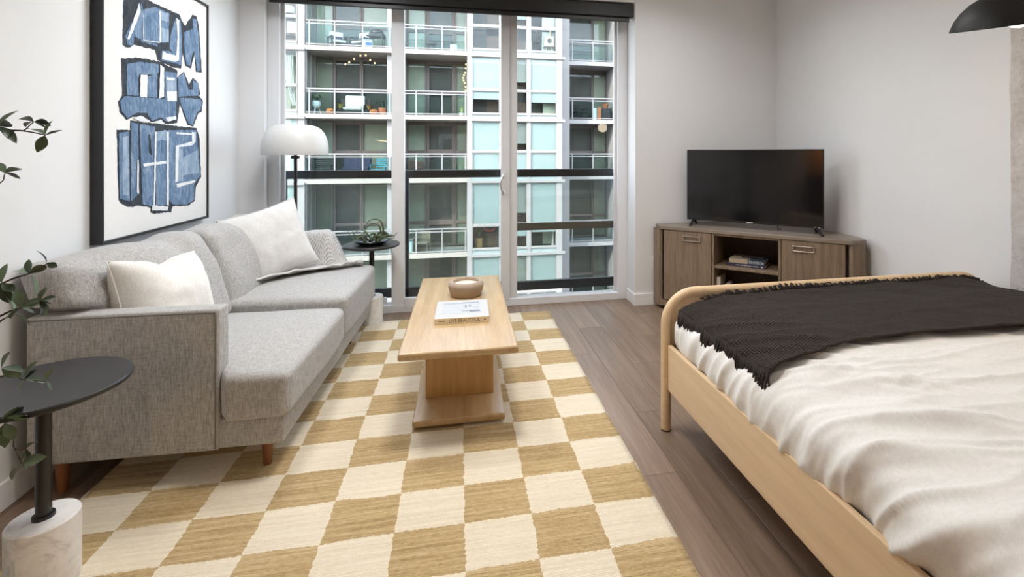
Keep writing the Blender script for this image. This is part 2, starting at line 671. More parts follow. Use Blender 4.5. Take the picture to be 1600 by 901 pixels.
m = MB()
m.box(1.468, XR, YF - .014, YF, 0, .10, bevel=.003)
m.box(1.468, 1.482, YF, 4.20, 0, .10, bevel=.003)
o = m.build('baseboard_far', TRIM)
o['kind'] = 'structure'
o = MB().box(XR - .014, XR, 2.06, YF - .016, 0, .10, bevel=.003).build('baseboard_right', TRIM)
o['kind'] = 'structure'
# raw concrete column in the right wall
def conc_fn():
    m = MB()
    m.box(2.795, XR - .001, .75, 2.035, 0, CEIL)
    es = list(m.bm.edges)
    bmesh.ops.subdivide_edges(m.bm, edges=es, cuts=26, use_grid_fill=True)
    for v in m.bm.verts:
        if v.co.x < 2.80:
            v.co.x += .004 * noise.noise(v.co * 9)
            if v.co.y > 2.03:
                v.co.y += .006 * noise.noise(v.co * 13)
    return m
o = conc_fn().build('trim_1', CONC, smooth=40)
o['kind'] = 'structure'
o['label'] = 'raw concrete column edge beside the white right wall'

# ------------------------------------------------------------------ window wall
WY = 4.215
win = struct('window_1', 'tall white three-part sliding window filling the far wall')
def wbox(name, x0, x1, z0, z1, y0=WY, y1=WY + .09, mat=FRAME, bev=.004):
    return MB().box(x0, x1, y0, y1, z0, z1, bevel=bev).build(name, mat, win)
wbox('frame_jamb', -1.462, -1.378, 0, 2.60)
wbox('frame_jamb', 1.395, 1.482, 0, 2.60)
wbox('frame_head', -1.378, 1.395, 2.52, 2.60)
wbox('frame_sill', -1.378, 1.395, 0, .062, WY - .01, WY + .10)
wbox('fixed_stile', -.540, -.440, .062, 2.52, WY, WY + .08, FRAME)
wbox('door_stile', .352, .424, .05, 2.52, WY - .012, WY + .03, FRAME2)
wbox('fixed_stile', .424, .492, .062, 2.52, WY + .01, WY + .08, FRAME2)
wbox('door_bottom_rail', -.440, .352, .03, .115, WY - .012, WY + .03)
wbox('glazing_bead', -1.378, -1.352, .062, 2.52, WY + .035, WY + .065, FRAME2, .002)
wbox('glazing_bead', 1.372, 1.395, .062, 2.52, WY + .035, WY + .065, FRAME2, .002)
for x0, x1, yy in ((-1.36, -.535, .05), (-.445, .356, .008), (.488, 1.38, .05)):
    MB().box(x0, x1, WY + yy, WY + yy + .008, .058, 2.53).build('pane', GLASS_W, win)
# D-shaped pull handle on the sliding stile
hp = smooth_path([(.372, WY - .012, 1.135), (.366, WY - .040, 1.120), (.350, WY - .058, 1.085), (.343, WY - .062, 1.045), (.350, WY - .058, 1.005), (.366, WY - .040, .970), (.372, WY - .012, .955)], 6)
h = MB().tube(hp, .0065, 10).build('pull_handle', SILVER, win, smooth=True)
m = MB()
m.box(.358, .392, WY - .016, WY - .010, 1.10, 1.155, bevel=.004)
m.box(.358, .392, WY - .016, WY - .010, .935, .99, bevel=.004)
m.build('handle_plate', FRAME, h)
MB().box(-.66, -.585, WY + .045, WY + .085, .062, .11, bevel=.004).build('vent_latch', TRIM, win)

bl = thing('roller_blind', 'long black roller blind cassette mounted across the top of the window', 'blind', (0, 4.06, 2.44))
MB().box(-1.415, 1.474, -.025, .075, .035, .145, bevel=.006).build('cassette', BLIND, bl)
MB().box(-1.400, 1.446, -.002, .018, .0, .036, bevel=.004).build('hem_bar', BLACKM, bl)
MB().box(1.446, 1.466, .0, .016, .008, .034, bevel=.003).build('end_cap', FRAME, bl)

# ------------------------------------------------------------------ railing just outside the window
RY = 4.50
rl = thing('juliet_railing', 'black metal and glass safety railing just outside the tall window', 'railing', (0, RY, 0))
def rbx(name, x0, x1, z0, z1, mat=BLACKM, y0=-.02, y1=.025, bev=.004):
    return MB().box(x0, x1, y0, y1, z0, z1, bevel=bev).build(name, mat, rl)
rbx('top_rail', -1.50, 1.56, 1.088, 1.158, BLACKM, -.032, .03)
rbx('bottom_rail', -1.48, 1.56, .050, .130)
rbx('post', -1.475, -1.415, -.05, 1.09, GREENM)
rbx('post', 1.492, 1.535, -.05, 1.09, GREENM)
rbx('post', -.475, -.43, -.05, 1.09, BLACKM)
rbx('middle_bar', .46, 1.535, .602, .668, BRONZE, -.045, -.02)
for x0, x1 in ((-1.415, -.475), (-.43, .46), (.46, 1.492)):
    rbx('glass_panel', x0, x1, .12, 1.095, GLASS_R, -.004, .006, 0)

# ------------------------------------------------------------------ rug
def rug_fn(u, v):
    x = -6 * .2350 + u * 9 * .2350
    y = -3 * .2035 + v * 15 * .2035
    e = min(u, 1 - u) * 9
    x += .006 * noise.noise(Vector((y * 6, u * 3, 1))) * (1 if e < .5 else .3)
    y += .008 * noise.noise(Vector((x * 5, v * 3, 7))) * (1 if min(v, 1 - v) < .05 else .3)
    z = .0085 + .0016 * noise.noise(Vector((x * 11, y * 11, 3)))
    return Vector((x, y, z))
m = MB().grid(rug_fn, 72, 120)
rug = m.build('area_rug', RUG, smooth=True)
rug.location = (.02, 1.551, 0)
tag(rug, 'flat woven tan and cream checkerboard rug under the oak coffee table', 'rug')
sm = rug.modifiers.new('thickness', 'SOLIDIFY')
sm.thickness = .008
sm.offset = -1

# ------------------------------------------------------------------ sofa
sofa = thing('sofa', 'light grey linen sofa with walnut legs against the left wall', 'sofa', (-1.60, 2.20, 0), -math.radians(2.1))
def slab(name, x0, x1, y0, y1, z0, z1, bev=.02, mat=SOFA, parent=sofa):
    return MB().box(x0, x1, y0, y1, z0, z1, bevel=bev, seg=3).build(name, mat, parent, smooth=40)
slab('seat_base', .03, .90, .012, 1.65, .125, .243, .014)
slab('back_frame', .0, .13, .07, 1.59, .125, .66, .02)
arm_n = slab('armrest', .01, .668, .0, .088, .125, .685, .013)
arm_f = slab('armrest', .01, .668, 1.575, 1.663, .125, .685, .013)
def piping(y, arm):
    P = smooth_path([(.02, y, .672), (.40, y, .673), (.635, y, .672), (.652, y, .666), (.657, y, .645), (.657, y, .40), (.657, y, .135)], 5)
    return MB().tube(P, .0032, 6).build('piping', PIPING, arm, smooth=True)
piping(.0005, arm_n)
piping(1.6625, arm_f)
def seat_fn(cx, cy, cz, hx, hy, hz, near):
    def fn(p, u, v, w):
        q = p.copy()
        crown = (1 - u * u) * (1 - v * v)
        if w > 0:
            q.z += .028 * crown * w
        # the T-shaped front wraps round the arm
        q.x += .012 * (1 - v * v) * max(0, u)
        q.z += .004 * noise.noise(Vector((q.x * 6 + 3, q.y * 6, q.z * 6)))
        q.y += .004 * noise.noise(Vector((q.x * 7, q.y * 7 + 9, q.z * 7)))
        return q + Vector((cx, cy, cz))
    return fn
def seat_cushion(y0, y1, wrap0, wrap1, hz=.093):
    hx, hy = .39, (y1 - y0) / 2
    m = MB()
    base = seat_fn(.545, (y0 + y1) / 2, .245 + hz, hx, hy, hz, True)
    def fn(p, u, v, w):
        q = base(p, u, v, w)
        if q.x > .655:
            k = min(1, (q.x - .655) / .03)
            if wrap0 and v < -.55:
                q.y -= wrap0 * k * min(1, (-v - .55) / .4)
            if wrap1 and v > .55:
                q.y += wrap1 * k * min(1, (v - .55) / .4)
        return q
    m.rbox((hx, hy, hz), .032, 26, fn)
    return m.build('seat_cushion', SOFA, sofa, smooth=True)
c1 = seat_cushion(.092, .820, .125, 0)
c2 = seat_cushion(.824, 1.572, 0, .104, .119)
def back_cushion(y0, y1, seed, lean=.60):
    hy = (y1 - y0) / 2
    m = MB()
    cyy = (y0 + y1) / 2
    def fn(p, u, v, w):
        b = (1 - v * v) * (1 - w * w)
        q = p.copy()
        q.x += .050 * b * (1 if u > 0 else .3) * (1 if u > 0 else -1)
        # slumped top edge, sagging in the middle
        q.z += .016 * (v * v - .4) * max(0, w)
        d = noise.noise(Vector((q.y * 5 + seed, q.z * 5, 2))) * .020 + noise.noise(Vector((q.y * 13 + seed, q.z * 9, 5))) * .006
        fold = math.sin((q.y * 17 + q.z * 9 + seed) + 2.2 * noise.noise(Vector((q.y * 4, q.z * 4, seed)))) * .011 * max(0, w)
        q.x += (d + fold) * (1 if u > 0 else .4)
        q.z += fold * .8
        # lean back
        x = q.x - lean * (q.z + .23) * .55
        yy = q.y
        zz = .655 + q.z
        t = max(0., min(1., (zz - .685) / .03))
        if y0 < .2:
            yy = q.y - .085 * t * max(0., -v) ** 1.5
            x -= .095 * (1 - v) / 2
        return Vector((max(-.030, .285 + x), cyy + yy, zz))
    m.rbox((.088, hy, .232), .055, 24, fn)
    return m.build('back_cushion', SOFA, sofa, smooth=True)
back_cushion(.085, .830, 1.7)
back_cushion(.835, 1.570, 8.3)
def leg(x, y, lean=0):
    m = MB()
    m.tube([(x, y, .128), (x + lean * .012, y, 0.0)], [.024, .0155], 18)
    return m.build('leg', LEGW, sofa, smooth=40)
leg(.815, .085)
leg(.10, .045)
leg(.815, 1.40)
leg(.10, 1.58)

def pillow(name, label, mat, size, thick, loc, rot, seed, group=None, dent=0.0, sag=.0):
    h = size / 2
    m = MB()
    N = 34
    def surf(sgn):
        def fn(a, b):
            u, v = a * 2 - 1, b * 2 - 1
            e = max(abs(u), abs(v))
            prof = (max(0, 1 - abs(u) ** 2.3) * max(0, 1 - abs(v) ** 2.3)) ** .50
            pin = 1 - .085 * (1 - abs(u) ** 2) * abs(v) ** 3
            pin2 = 1 - .085 * (1 - abs(v) ** 2) * abs(u) ** 3
            x, y = u * h * pin2, v * h * pin
            z = sgn * thick / 2 * prof
            wr = noise.noise(Vector((x * 9 + seed, y * 9, sgn))) * .012 + noise.noise(Vector((x * 24 + seed, y * 24, sgn * 2))) * .004
            z += wr * prof ** .5
            if dent and v > .2:
                k = (v - .2) / .8 * math.exp(-(u / .30) ** 2)
                y -= dent * size * k * .6
                z *= 1 - .35 * k
            x += sag * (1 - v) * (1 if u > 0 else -1) * .02
            return Vector((x, y, z))
        return fn
    m.grid(surf(1), N, N)
    m.grid(surf(-1), N, N)
    bmesh.ops.remove_doubles(m.bm, verts=m.bm.verts, dist=.0012)
    o = m.build(name, mat, smooth=True)
    o.location = loc
    o.rotation_euler = rot
    tag(o, label, 'pillow', group)
    # the sewn edge
    P = []
    for k in range(49):
        t = k / 48 * 4
        sd, f = int(t) % 4, t - int(t)
        if k == 48:
            sd, f = 0, 0
        u, v = [(-1 + 2 * f, -1), (1, -1 + 2 * f), (1 - 2 * f, 1), (-1, 1 - 2 * f)][sd]
        pin = 1 - .085 * (1 - abs(u) ** 2) * abs(v) ** 3
        pin2 = 1 - .085 * (1 - abs(v) ** 2) * abs(u) ** 3
        x, y = u * h * pin2, v * h * pin
        if dent and v > .2:
            y -= dent * size * (v - .2) / .8 * math.exp(-(u / .30) ** 2) * .6
        P.append((x, y, 0))
    MB().tube(P, .0035, 6, cap=False).build('seam', mat, o, smooth=True)
    return o
def facing(n, roll=0.0):
    """rotation whose local z is n and local y leans upwards"""
    n = Vector(n).normalized()
    yv = (Vector((0, 0, 1)) - n * n.z).normalized()
    xv = yv.cross(n)
    R = Matrix((xv, yv, n)).transposed() @ Matrix.Rotation(roll, 3, 'Z')
    return R.to_euler()
pillow('throw_pillow', 'cream throw pillow with a chopped top beside the near sofa arm', PILLOW, .43, .26,
       (-1.275, 2.48, .640), facing((.92, -.24, .32), -.10), 3.1, dent=.11)
pillow('throw_pillow', 'pale grey square throw pillow leaning above the knitted throw blanket', PILLOW2, .47, .17,
       (-1.190, 3.475, .728), facing((.55, -.78, .30), .26), 9.4)

# knitted throw over the far seat and arm
def throw_g(u, v):
    # u: back to front across the seat, v: along the sofa from the near hem to over the far arm
    def ss(t):
        t = max(0., min(1., t))
        return t * t * (3 - 2 * t)
    def seat_z(wx, wy):
        c, sn = math.cos(math.radians(2.1)), math.sin(math.radians(2.1))
        dx, dy = wx + 1.60, wy - 2.20
        lx, ly = dx * c - dy * sn, dx * sn + dy * c
        a, b2 = min(1, abs((lx - .545) / .39)), min(1, abs((ly - 1.198) / .374))
        return .245 + .238 + .028 * (1 - a * a) * (1 - b2 * b2)
    k = ss((u - .58) / .26)                    # towards the front the cloth slides off the short arm
    x = -1.27 + u * .585
    near = 3.20 + .57 * u ** 1.05
    far = 3.915 - .10 * k
    y = near + (far - near) * v
    up = ss((y - 3.70) / .055)
    down = ss((y - 3.862) / .05)
    zs = seat_z(x, min(y, 3.72)) + .014
    z = zs + (.727 - zs) * up * (1 - k) - .16 * down * (1 - k) - .015 * k * ss((y - 3.76) / .06)
    n1 = noise.noise(Vector((u * 3, v * 3, 4)))
    f1 = abs(math.sin(u * 9 - v * 7 + 2.4 * n1)) ** 1.5
    f2 = abs(math.sin(u * 24 + v * 15 + 3 * n1))
    z += (.016 * f1 + .007 * f2) * (.45 + .6 * k)
    # rolled, doubled hem along the near edge
    z += .014 * math.exp(-(v / .05) ** 2)
    x += .03 * (1 - u) * noise.noise(Vector((v * 4, 3, 3)))
    y += .012 * noise.noise(Vector((u * 8, v * 6, 2)))
    return Vector((x, y, z))
m = MB().grid(throw_g, 90, 90, (1, 1))
th = m.build('throw_blanket', THROWG, smooth=True)
tag(th, 'grey waffle-knit throw blanket draped over the far end of the sofa', 'blanket')
sm = th.modifiers.new('thickness', 'SOLIDIFY')
sm.thickness = .012
sm.offset = 1

# ------------------------------------------------------------------ painting
art = thing('framed_painting', 'tall canvas of blue and charcoal brushwork in a black frame above the sofa', 'painting', (XL, 3.09, 1.60))
Y0, Y1, Z0, Z1 = 2.607 - 3.09, 3.583 - 3.09, .885 - 1.60, 2.262 - 1.60
fr_m = .014
for nm, y0, y1, z0, z1 in (('frame_side', Y0, Y0 + fr_m, Z0, Z1), ('frame_side', Y1 - fr_m, Y1, Z0, Z1), ('frame_rail', Y0 + fr_m, Y1 - fr_m, Z0, Z0 + fr_m), ('frame_rail', Y0 + fr_m, Y1 - fr_m, Z1 - fr_m, Z1)):
    MB().box(.001, .050, y0, y1, z0, z1, bevel=.0015, seg=1).build(nm, BLACKM, art)
CANVAS = fabric('white_canvas', (.70, .69, .675), (.80, .795, .785), (300, 300, 300), (500, 500, 40), (500, 40, 500), bump=.25)
MB().box(.001, .041, Y0 + fr_m, Y1 - fr_m, Z0 + fr_m, Z1 - fr_m).build('canvas', CANVAS, art)
def paint(name, c1, c2, c3):
    b = NB(name)
    n1 = b.noise(b.coords((1, 1.6, .8)), 11, 8, .78, 1.4)
    n2 = b.noise(b.coords((1, 130, 9)), 1, 3, .6)
    k = b.math('ADD', b.math('MULTIPLY', n1, .7), b.math('MULTIPLY', n2, .3))
    return b.bsdf(b.ramp(k, [(.34, c1), (.5, c2), (.66, c3)]), .7, 0, .2, b.bump(k, .2, .003))
PD = paint('charcoal_paint', (.012, .016, .024), (.035, .042, .055), (.075, .085, .10))
PB = paint('blue_paint', (.030, .070, .140), (.125, .200, .315), (.30, .375, .475))
PLB = paint('pale_blue_paint', (.12, .20, .32), (.25, .34, .45), (.44, .51, .58))
PWH = paint('white_paint_strokes', (.45, .52, .60), (.68, .71, .74), (.80, .80, .80))
dark=[
 [(2.764,2.070),(2.757,1.828),(2.779,1.818),(2.820,1.828),(2.840,1.847),(3.019,1.855),(3.040,1.804),(3.190,1.791),(3.271,1.797),(3.290,1.893),(3.316,1.823),(3.381,1.817),(3.419,1.912),(3.437,1.804),(3.510,1.815),(3.491,1.979),(3.472,2.100),(3.443,2.155),(3.398,2.150),(3.363,2.112),(3.316,2.060),(3.290,2.079),(3.251,2.111),(3.019,2.106),(2.925,2.108)],
 [(2.747,1.760),(2.886,1.790),(3.057,1.801),(3.233,1.784),(3.229,1.741),(3.303,1.788),(3.359,1.717),(3.398,1.767),(3.469,1.740),(3.491,1.667),(3.475,1.666),(3.522,1.640),(3.509,1.566),(3.469,1.554),(3.407,1.466),(3.343,1.471),(3.258,1.587),(3.231,1.477),(3.116,1.462),(3.076,1.487),(2.987,1.466),(2.903,1.494),(2.825,1.481),(2.787,1.464),(2.736,1.502),(2.726,1.548),(2.756,1.582)],
 [(2.716,1.412),(2.814,1.418),(2.814,1.466),(2.927,1.462),(3.449,1.460),(3.483,1.394),(3.501,1.152),(3.435,1.094),(3.429,1.011),(3.350,0.988),(3.185,1.001),(3.171,0.970),(3.012,0.979),(2.977,0.989),(2.981,1.015),(2.897,1.035),(2.803,1.037),(2.756,1.053),(2.729,1.079)],
]
blue=[
 [(2.901,2.076),(2.915,2.043),(3.019,2.088),(3.148,2.089),(3.142,1.925),(3.019,1.891),(2.925,1.880),(2.848,1.890),(2.853,1.952)],
 [(2.848,1.993),(2.881,2.064),(2.891,2.017),(2.853,1.946),(2.839,1.839),(2.793,1.835),(2.779,1.874)],
 [(2.853,1.879),(3.040,1.892),(3.040,1.879),(2.867,1.876)],
 [(3.160,1.963),(3.214,2.080),(3.264,2.079),(3.277,1.976),(3.271,1.819),(3.190,1.818),(3.073,1.810),(3.079,1.864),(3.142,1.877),(3.190,1.873),(3.154,1.893)],
 [(3.296,2.016),(3.398,2.063),(3.398,2.129),(3.443,2.134),(3.469,2.035),(3.484,1.826),(3.454,1.813),(3.414,1.926),(3.398,1.922),(3.370,1.832),(3.329,1.836),(3.310,1.904)],
 [(2.788,1.740),(2.886,1.769),(3.046,1.786),(3.057,1.748),(3.029,1.724),(2.891,1.707),(2.876,1.688),(2.788,1.674)],
 [(2.788,1.680),(2.872,1.699),(2.881,1.596),(2.788,1.586)],
 [(2.951,1.705),(3.035,1.725),(3.035,1.601),(2.951,1.595)],
 [(3.107,1.756),(3.220,1.768),(3.226,1.601),(3.113,1.590)],
 [(2.739,1.550),(2.772,1.581),(2.903,1.589),(3.102,1.603),(3.221,1.632),(3.214,1.517),(3.116,1.478),(3.076,1.499),(2.987,1.474),(2.950,1.512),(2.869,1.509),(2.793,1.475),(2.746,1.509)],
 [(3.239,1.743),(3.296,1.777),(3.350,1.687),(3.398,1.693),(3.398,1.756),(3.462,1.735),(3.469,1.664),(3.239,1.631)],
 [(3.243,1.626),(3.483,1.644),(3.504,1.629),(3.492,1.574),(3.449,1.561),(3.399,1.474),(3.350,1.480),(3.281,1.572)],
 [(2.729,1.399),(2.803,1.409),(2.809,1.065),(2.736,1.082)],
 [(2.819,1.456),(2.875,1.452),(2.875,1.095),(2.819,1.064)],
 [(2.886,1.438),(2.956,1.408),(2.962,1.304),(3.012,1.281),(2.999,1.017),(2.909,1.041)],
 [(2.886,1.453),(3.012,1.445),(3.018,1.289),(2.987,1.289),(2.974,1.405),(2.892,1.384)],
 [(3.024,1.373),(3.123,1.372),(3.123,1.012),(3.024,1.022)],
 [(3.136,1.432),(3.440,1.446),(3.469,1.305),(3.483,1.162),(3.415,1.113),(3.415,1.016),(3.335,0.997),(3.185,1.009),(3.136,1.050)],
]
light=[
 [(3.057,2.077),(3.142,2.084),(3.142,2.036),(3.057,2.027)],
 [(3.057,1.988),(3.142,1.996),(3.142,1.925),(3.057,1.906)],
 [(3.119,1.718),(3.220,1.733),(3.220,1.660),(3.119,1.647)],
 [(2.756,1.379),(2.798,1.388),(2.798,1.094),(2.756,1.104)],
 [(3.228,1.321),(3.288,1.330),(3.288,1.137),(3.236,1.140)],
 [(3.288,1.279),(3.449,1.323),(3.475,1.180),(3.288,1.171)],
 [(3.024,1.419),(3.123,1.431),(3.123,1.372),(3.030,1.369)],
]
white=[
 [(3.214,2.080),(3.245,2.074),(3.245,1.842),(3.202,1.827),(3.079,1.818),(3.082,1.865),(3.119,1.859),(3.214,1.864),(3.229,1.979)],
 [(2.881,2.070),(2.891,2.030),(2.857,1.959),(2.802,1.861),(2.788,1.864),(2.839,1.978)],
 [(3.053,2.076),(3.067,2.079),(3.067,1.908),(3.053,1.905)],
 [(2.891,1.705),(2.948,1.711),(2.944,1.594),(2.886,1.591)],
 [(3.062,1.788),(3.096,1.774),(3.096,1.615),(3.051,1.600)],
 [(3.113,1.724),(3.202,1.734),(3.196,1.719),(3.119,1.711)],
 [(2.911,2.023),(2.920,1.888),(3.051,1.908),(3.051,1.901),(2.911,1.883)],
 [(3.124,1.648),(3.220,1.660),(3.220,1.604),(3.124,1.592)],
 [(3.109,1.501),(3.214,1.517),(3.214,1.497),(3.129,1.479)],
 [(2.830,1.481),(2.903,1.494),(2.974,1.469),(2.886,1.465)],
 [(2.999,1.471),(3.076,1.483),(3.082,1.464),(3.024,1.465)],
 [(3.012,1.418),(3.027,1.419),(3.012,1.008),(2.997,1.009)],
 [(3.121,1.423),(3.138,1.424),(3.140,1.010),(3.121,1.012)],
 [(2.909,1.249),(3.012,1.255),(3.116,1.261),(3.116,1.245),(3.012,1.240),(2.915,1.233)],
 [(2.987,1.026),(3.136,1.006),(3.129,0.983),(2.987,0.999)],
 [(3.383,1.435),(3.425,1.432),(3.424,1.375),(3.391,1.352),(3.243,1.338),(3.228,1.140),(3.202,1.134),(3.207,1.345),(3.383,1.374)],
 [(3.214,1.125),(3.415,1.139),(3.425,1.125),(3.221,1.104)],
 [(2.863,1.268),(2.875,1.268),(2.875,1.095),(2.860,1.103)],
 [(3.214,1.423),(3.383,1.424),(3.383,1.413),(3.214,1.412)],
]

def strokes(name, polys, mat, x, wob, seed):
    """every painted shape is a thin patch of its own on the canvas"""
    for pi, P in enumerate(polys):
        Q3 = []
        n = len(P)
        for i in range(n):
            a, b2 = Vector(P[i]), Vector(P[(i + 1) % n])
            L = (b2 - a).length
            k = max(1, int(L / .012))
            for j in range(k):
                p = a.lerp(b2, j / k)
                nn = noise.noise(Vector((p.x * 45, p.y * 45, seed + pi))) + .5 * noise.noise(Vector((p.x * 120, p.y * 120, seed + pi)))
                d = (b2 - a).normalized()
                p = p + Vector((-d.y, d.x)) * nn * wob
                Q3.append(Vector((x + pi * .00008, min(Y1 - .02, max(Y0 + .02, p.x - 3.09)), min(Z1 - .02, p.y - 1.60))))
        m = MB()
        vs = [m.bm.verts.new(c) for c in Q3]
        for t3 in tessellate_polygon([[Vector((c.y, c.z, 0)) for c in Q3]]):
            if len(set(t3)) == 3:
                try:
                    m.bm.faces.new([vs[k] for k in t3])
                except ValueError:
                    pass
        m.build(name, mat, art)
strokes('charcoal_stroke', dark, PD, .0416, .005, 1)
strokes('blue_stroke', blue, PB, .0424, .004, 2)
strokes('pale_stroke', light, PLB, .0438, .004, 3)
strokes('white_stroke', white, PWH, .0448, .0035, 4)

# ------------------------------------------------------------------ coffee table
ct = thing('coffee_table', 'honey oak coffee table with a plinth base in the middle of the rug', 'table', (.008, 2.88, .0105), -math.radians(.6))
MB().box(-.262, .262, -.665, .665, .390, .424, bevel=.012, seg=3).build('tabletop', OAK, ct, smooth=40)
MB().box(-.172, .172, -.29, .29, .044, .390, bevel=.003).build('pedestal', OAKV, ct)
MB().box(-.216, .216, -.505, .505, .012, .044, bevel=.010, seg=3).build('base_board', OAK, ct, smooth=40)
for sx in (-.17, .17):
    for sy in (-.45, .45):
        MB().cyl((sx, sy, 0), (sx, sy, .013), .014, seg=12).build('foot', BLACKM, ct)
CTZ = .0105 + .424
bk = thing('art_book', 'cream hardback book lying flat in front of the candle', 'book', (.018, 2.715, CTZ), -math.radians(.9))
MB().box(-.138, .138, -.150, .150, 0, .003, bevel=.001).build('back_cover', SPINE, bk)
MB().box(-.138, .138, -.150, .150, .027, .030, bevel=.001).build('front_cover', COVERW, bk)
MB().box(-.134, .134, -.146, .146, .003, .027).build('page_block', PAPER, bk)
sp_ = MB().box(-.138, .138, -.1525, -.149, 0, .030, bevel=.001).build('spine', SPINE, bk)
me = text_mesh('LIVE BEAUTIFUL', .026, .86)
link('spine_lettering', me, INK, sp_, (.012, -.1527, .015), (PI / 2, 0, 0))
MB().cyl((.116, -.1530, .015), (.116, -.1524, .015), .0042, seg=12).build('publisher_mark', INK, sp_)
MB().box(-.118, -.085, -.1530, -.1524, .0135, .016).build('author_line', INK, sp_)
# cover picture: pale interior with a dark ceiling line and furniture
m = MB().box(-.105, .095, -.085, .105, .0301, .0304)
pic = m.build('cover_picture', plain('pale_print', (.47, .485, .51), .4, var=.04, scale=30), bk)
m = MB()
for x0, x1, y0, y1 in ((-.10, .0, .086, .094), (.0, .09, .088, .104), (.0, .03, .03, .036), (.015, .022, .0, .06), (.035, .045, .02, .055), (.0, .09, -.052, -.040), (.04, .095, -.068, -.050), (.06, .09, .008, .012)):
    m.box(x0, x1, y0, y1, .0304, .0306)
m.build('print_detail', INKB, pic)

cd = thing('candle', 'wide taupe ceramic bowl candle behind the cream book', 'candle', (.043, 3.075, CTZ))
MB().lathe([(0, 0), (.086, 0), (.092, .004), (.103, .040), (.107, .062), (.106, .072), (.098, .083), (.086, .089), (.079, .088), (.076, .082), (.077, .062), (.0, .062)], 48).build('vessel', CANDLE, cd, smooth=50)
MB().lathe([(0, .0625), (.0765, .0625), (.0765, .069), (.0, .071)], 40).build('wax', WAX, cd, smooth=40)
MB().cyl((-.022, .0, .07), (-.021, .0, .090), .0018, seg=8).build('wick', WAX, cd)
MB().cyl((.022, -.01, .07), (.022, -.01, .084), .0018, seg=8).build('wick', WAX, cd)

# ------------------------------------------------------------------ two side tables
def side_table(loc, label):
    t = thing('side_table', label, 'table', loc, 0)
    MB().lathe([(0, .588), (.19, .588), (.203, .594), (.206, .600), (.206, .606), (.203, .610), (0, .610)], 72).build('tabletop', TABLEB, t, smooth=30)
    MB().cyl((0, 0, .20), (0, 0, .59), .0185, seg=24).build('pole', POLEB, t, smooth=40)
    MB().lathe([(.0185, .222), (.026, .222), (.0265, .212), (.0185, .212)], 24).build('collar', BLACKM, t, smooth=40)
    MB().lathe([(0, 0), (.080, 0), (.083, .003), (.083, .208), (.080, .2125), (0, .2125)], 56).build('marble_base', MARBLE, t, smooth=30)
    return t
st1 = side_table((-1.220, 1.752, 0), 'round black side table on a marble drum base nearest the camera')
st2 = side_table((-.655, 3.985, 0), 'round black side table holding the air plant beside the window')

ap = thing('air_plant_bowl', 'curly air plants in a shallow dark bowl by the window', 'plant', (-.650, 3.955, .610))
MB().lathe([(0, 0), (.075, 0), (.085, .004), (.118, .022), (.135, .034), (.132, .037), (.112, .027), (.08, .012), (0, .010)], 40).build('bowl', BOWL, ap, smooth=50)
rnd = random.Random(5)
def air_leaf(P, r0):
    Q = smooth_path(P, 7)
    n = len(Q)
    return MB().tube(Q, [r0 * (1 - .82 * (i / (n - 1)) ** 1.3) for i in range(n)], 6).build('leaf', AIRL, ap, smooth=True)
# big loops
air_leaf([(.05, 0, .03), (.085, -.01, .10), (.07, -.015, .175), (.02, -.01, .195), (-.03, 0, .17), (-.05, .01, .12)], .0085)
air_leaf([(.03, .01, .03), (.065, .0, .09), (.05, -.01, .145), (.005, -.01, .16), (-.035, .0, .13), (-.05, .0, .09), (-.09, .01, .075)], .007)
air_leaf([(-.04, 0, .03), (-.10, -.01, .04), (-.155, -.02, .085), (-.175, -.02, .15)], .005)
air_leaf([(-.05, .01, .03), (-.11, .0, .055), (-.13, -.01, .10), (-.16, -.02, .165)], .004)
air_leaf([(-.02, .0, .03), (-.07, -.01, .075), (-.115, -.02, .06), (-.125, -.02, .03), (-.095, -.02, .02)], .006)
air_leaf([(.0, .0, .03), (-.04, -.02, .10), (-.085, -.02, .115), (-.125, -.02, .085), (-.13, -.02, .04)], .005)
air_leaf([(.06, .0, .03), (.11, .01, .055), (.16, .02, .06), (.185, .02, .085)], .008)
air_leaf([(.05, -.02, .03), (.10, -.03, .05), (.15, -.03, .045), (.175, -.03, .06)], .008)
for k in range(22):
    a = rnd.uniform(0, 2 * PI)
    R = rnd.uniform(.05, .12)
    h = rnd.uniform(.02, .06)
    x0 = rnd.uniform(-.06, .06)
    y0 = rnd.uniform(-.03, .03)
    air_leaf([(x0, y0, .022), (x0 + R * .4 * math.cos(a), y0 + R * .4 * math.sin(a), .03 + h), (x0 + R * .8 * math.cos(a), y0 + R * .7 * math.sin(a), .035 + h * .9), (x0 + R * math.cos(a), y0 + R * .8 * math.sin(a), .04 + h * .5)], rnd.uniform(.006, .010))

# ------------------------------------------------------------------ floor lamp
lp = thing('floor_lamp', 'slim floor lamp with a white dome shade beyond the sofa', 'lamp', (-1.200, 4.005, 0))
prof = [(.219, 1.293), (.2235, 1.291), (.225, 1.296), (.226, 1.335), (.223, 1.375), (.213, 1.420), (.196, 1.458), (.172, 1.487), (.142, 1.505), (.105, 1.514), (.05, 1.516), (0, 1.516)]
inner = [(0, 1.509), (.10, 1.507), (.138, 1.498), (.168, 1.480), (.190, 1.453), (.207, 1.417), (.217, 1.373), (.220, 1.335), (.219, 1.293)]
MB().lathe(inner + prof[1:], 64).build('shade', SHADE, lp, smooth=60)
MB().cyl((0, 0, .02), (0, 0, 1.50), .0115, seg=16).build('pole', POLEB, lp, smooth=40)
MB().lathe([(.0115, 1.262), (.030, 1.262), (.030, 1.285), (.0115, 1.285)], 24).build('socket_cap', POLEB, lp, smooth=40)
MB().lathe([(0, 0), (.115, 0), (.118, .004), (.117, .018), (.112, .022), (0, .022)], 48).build('base', POLEB, lp, smooth=40)

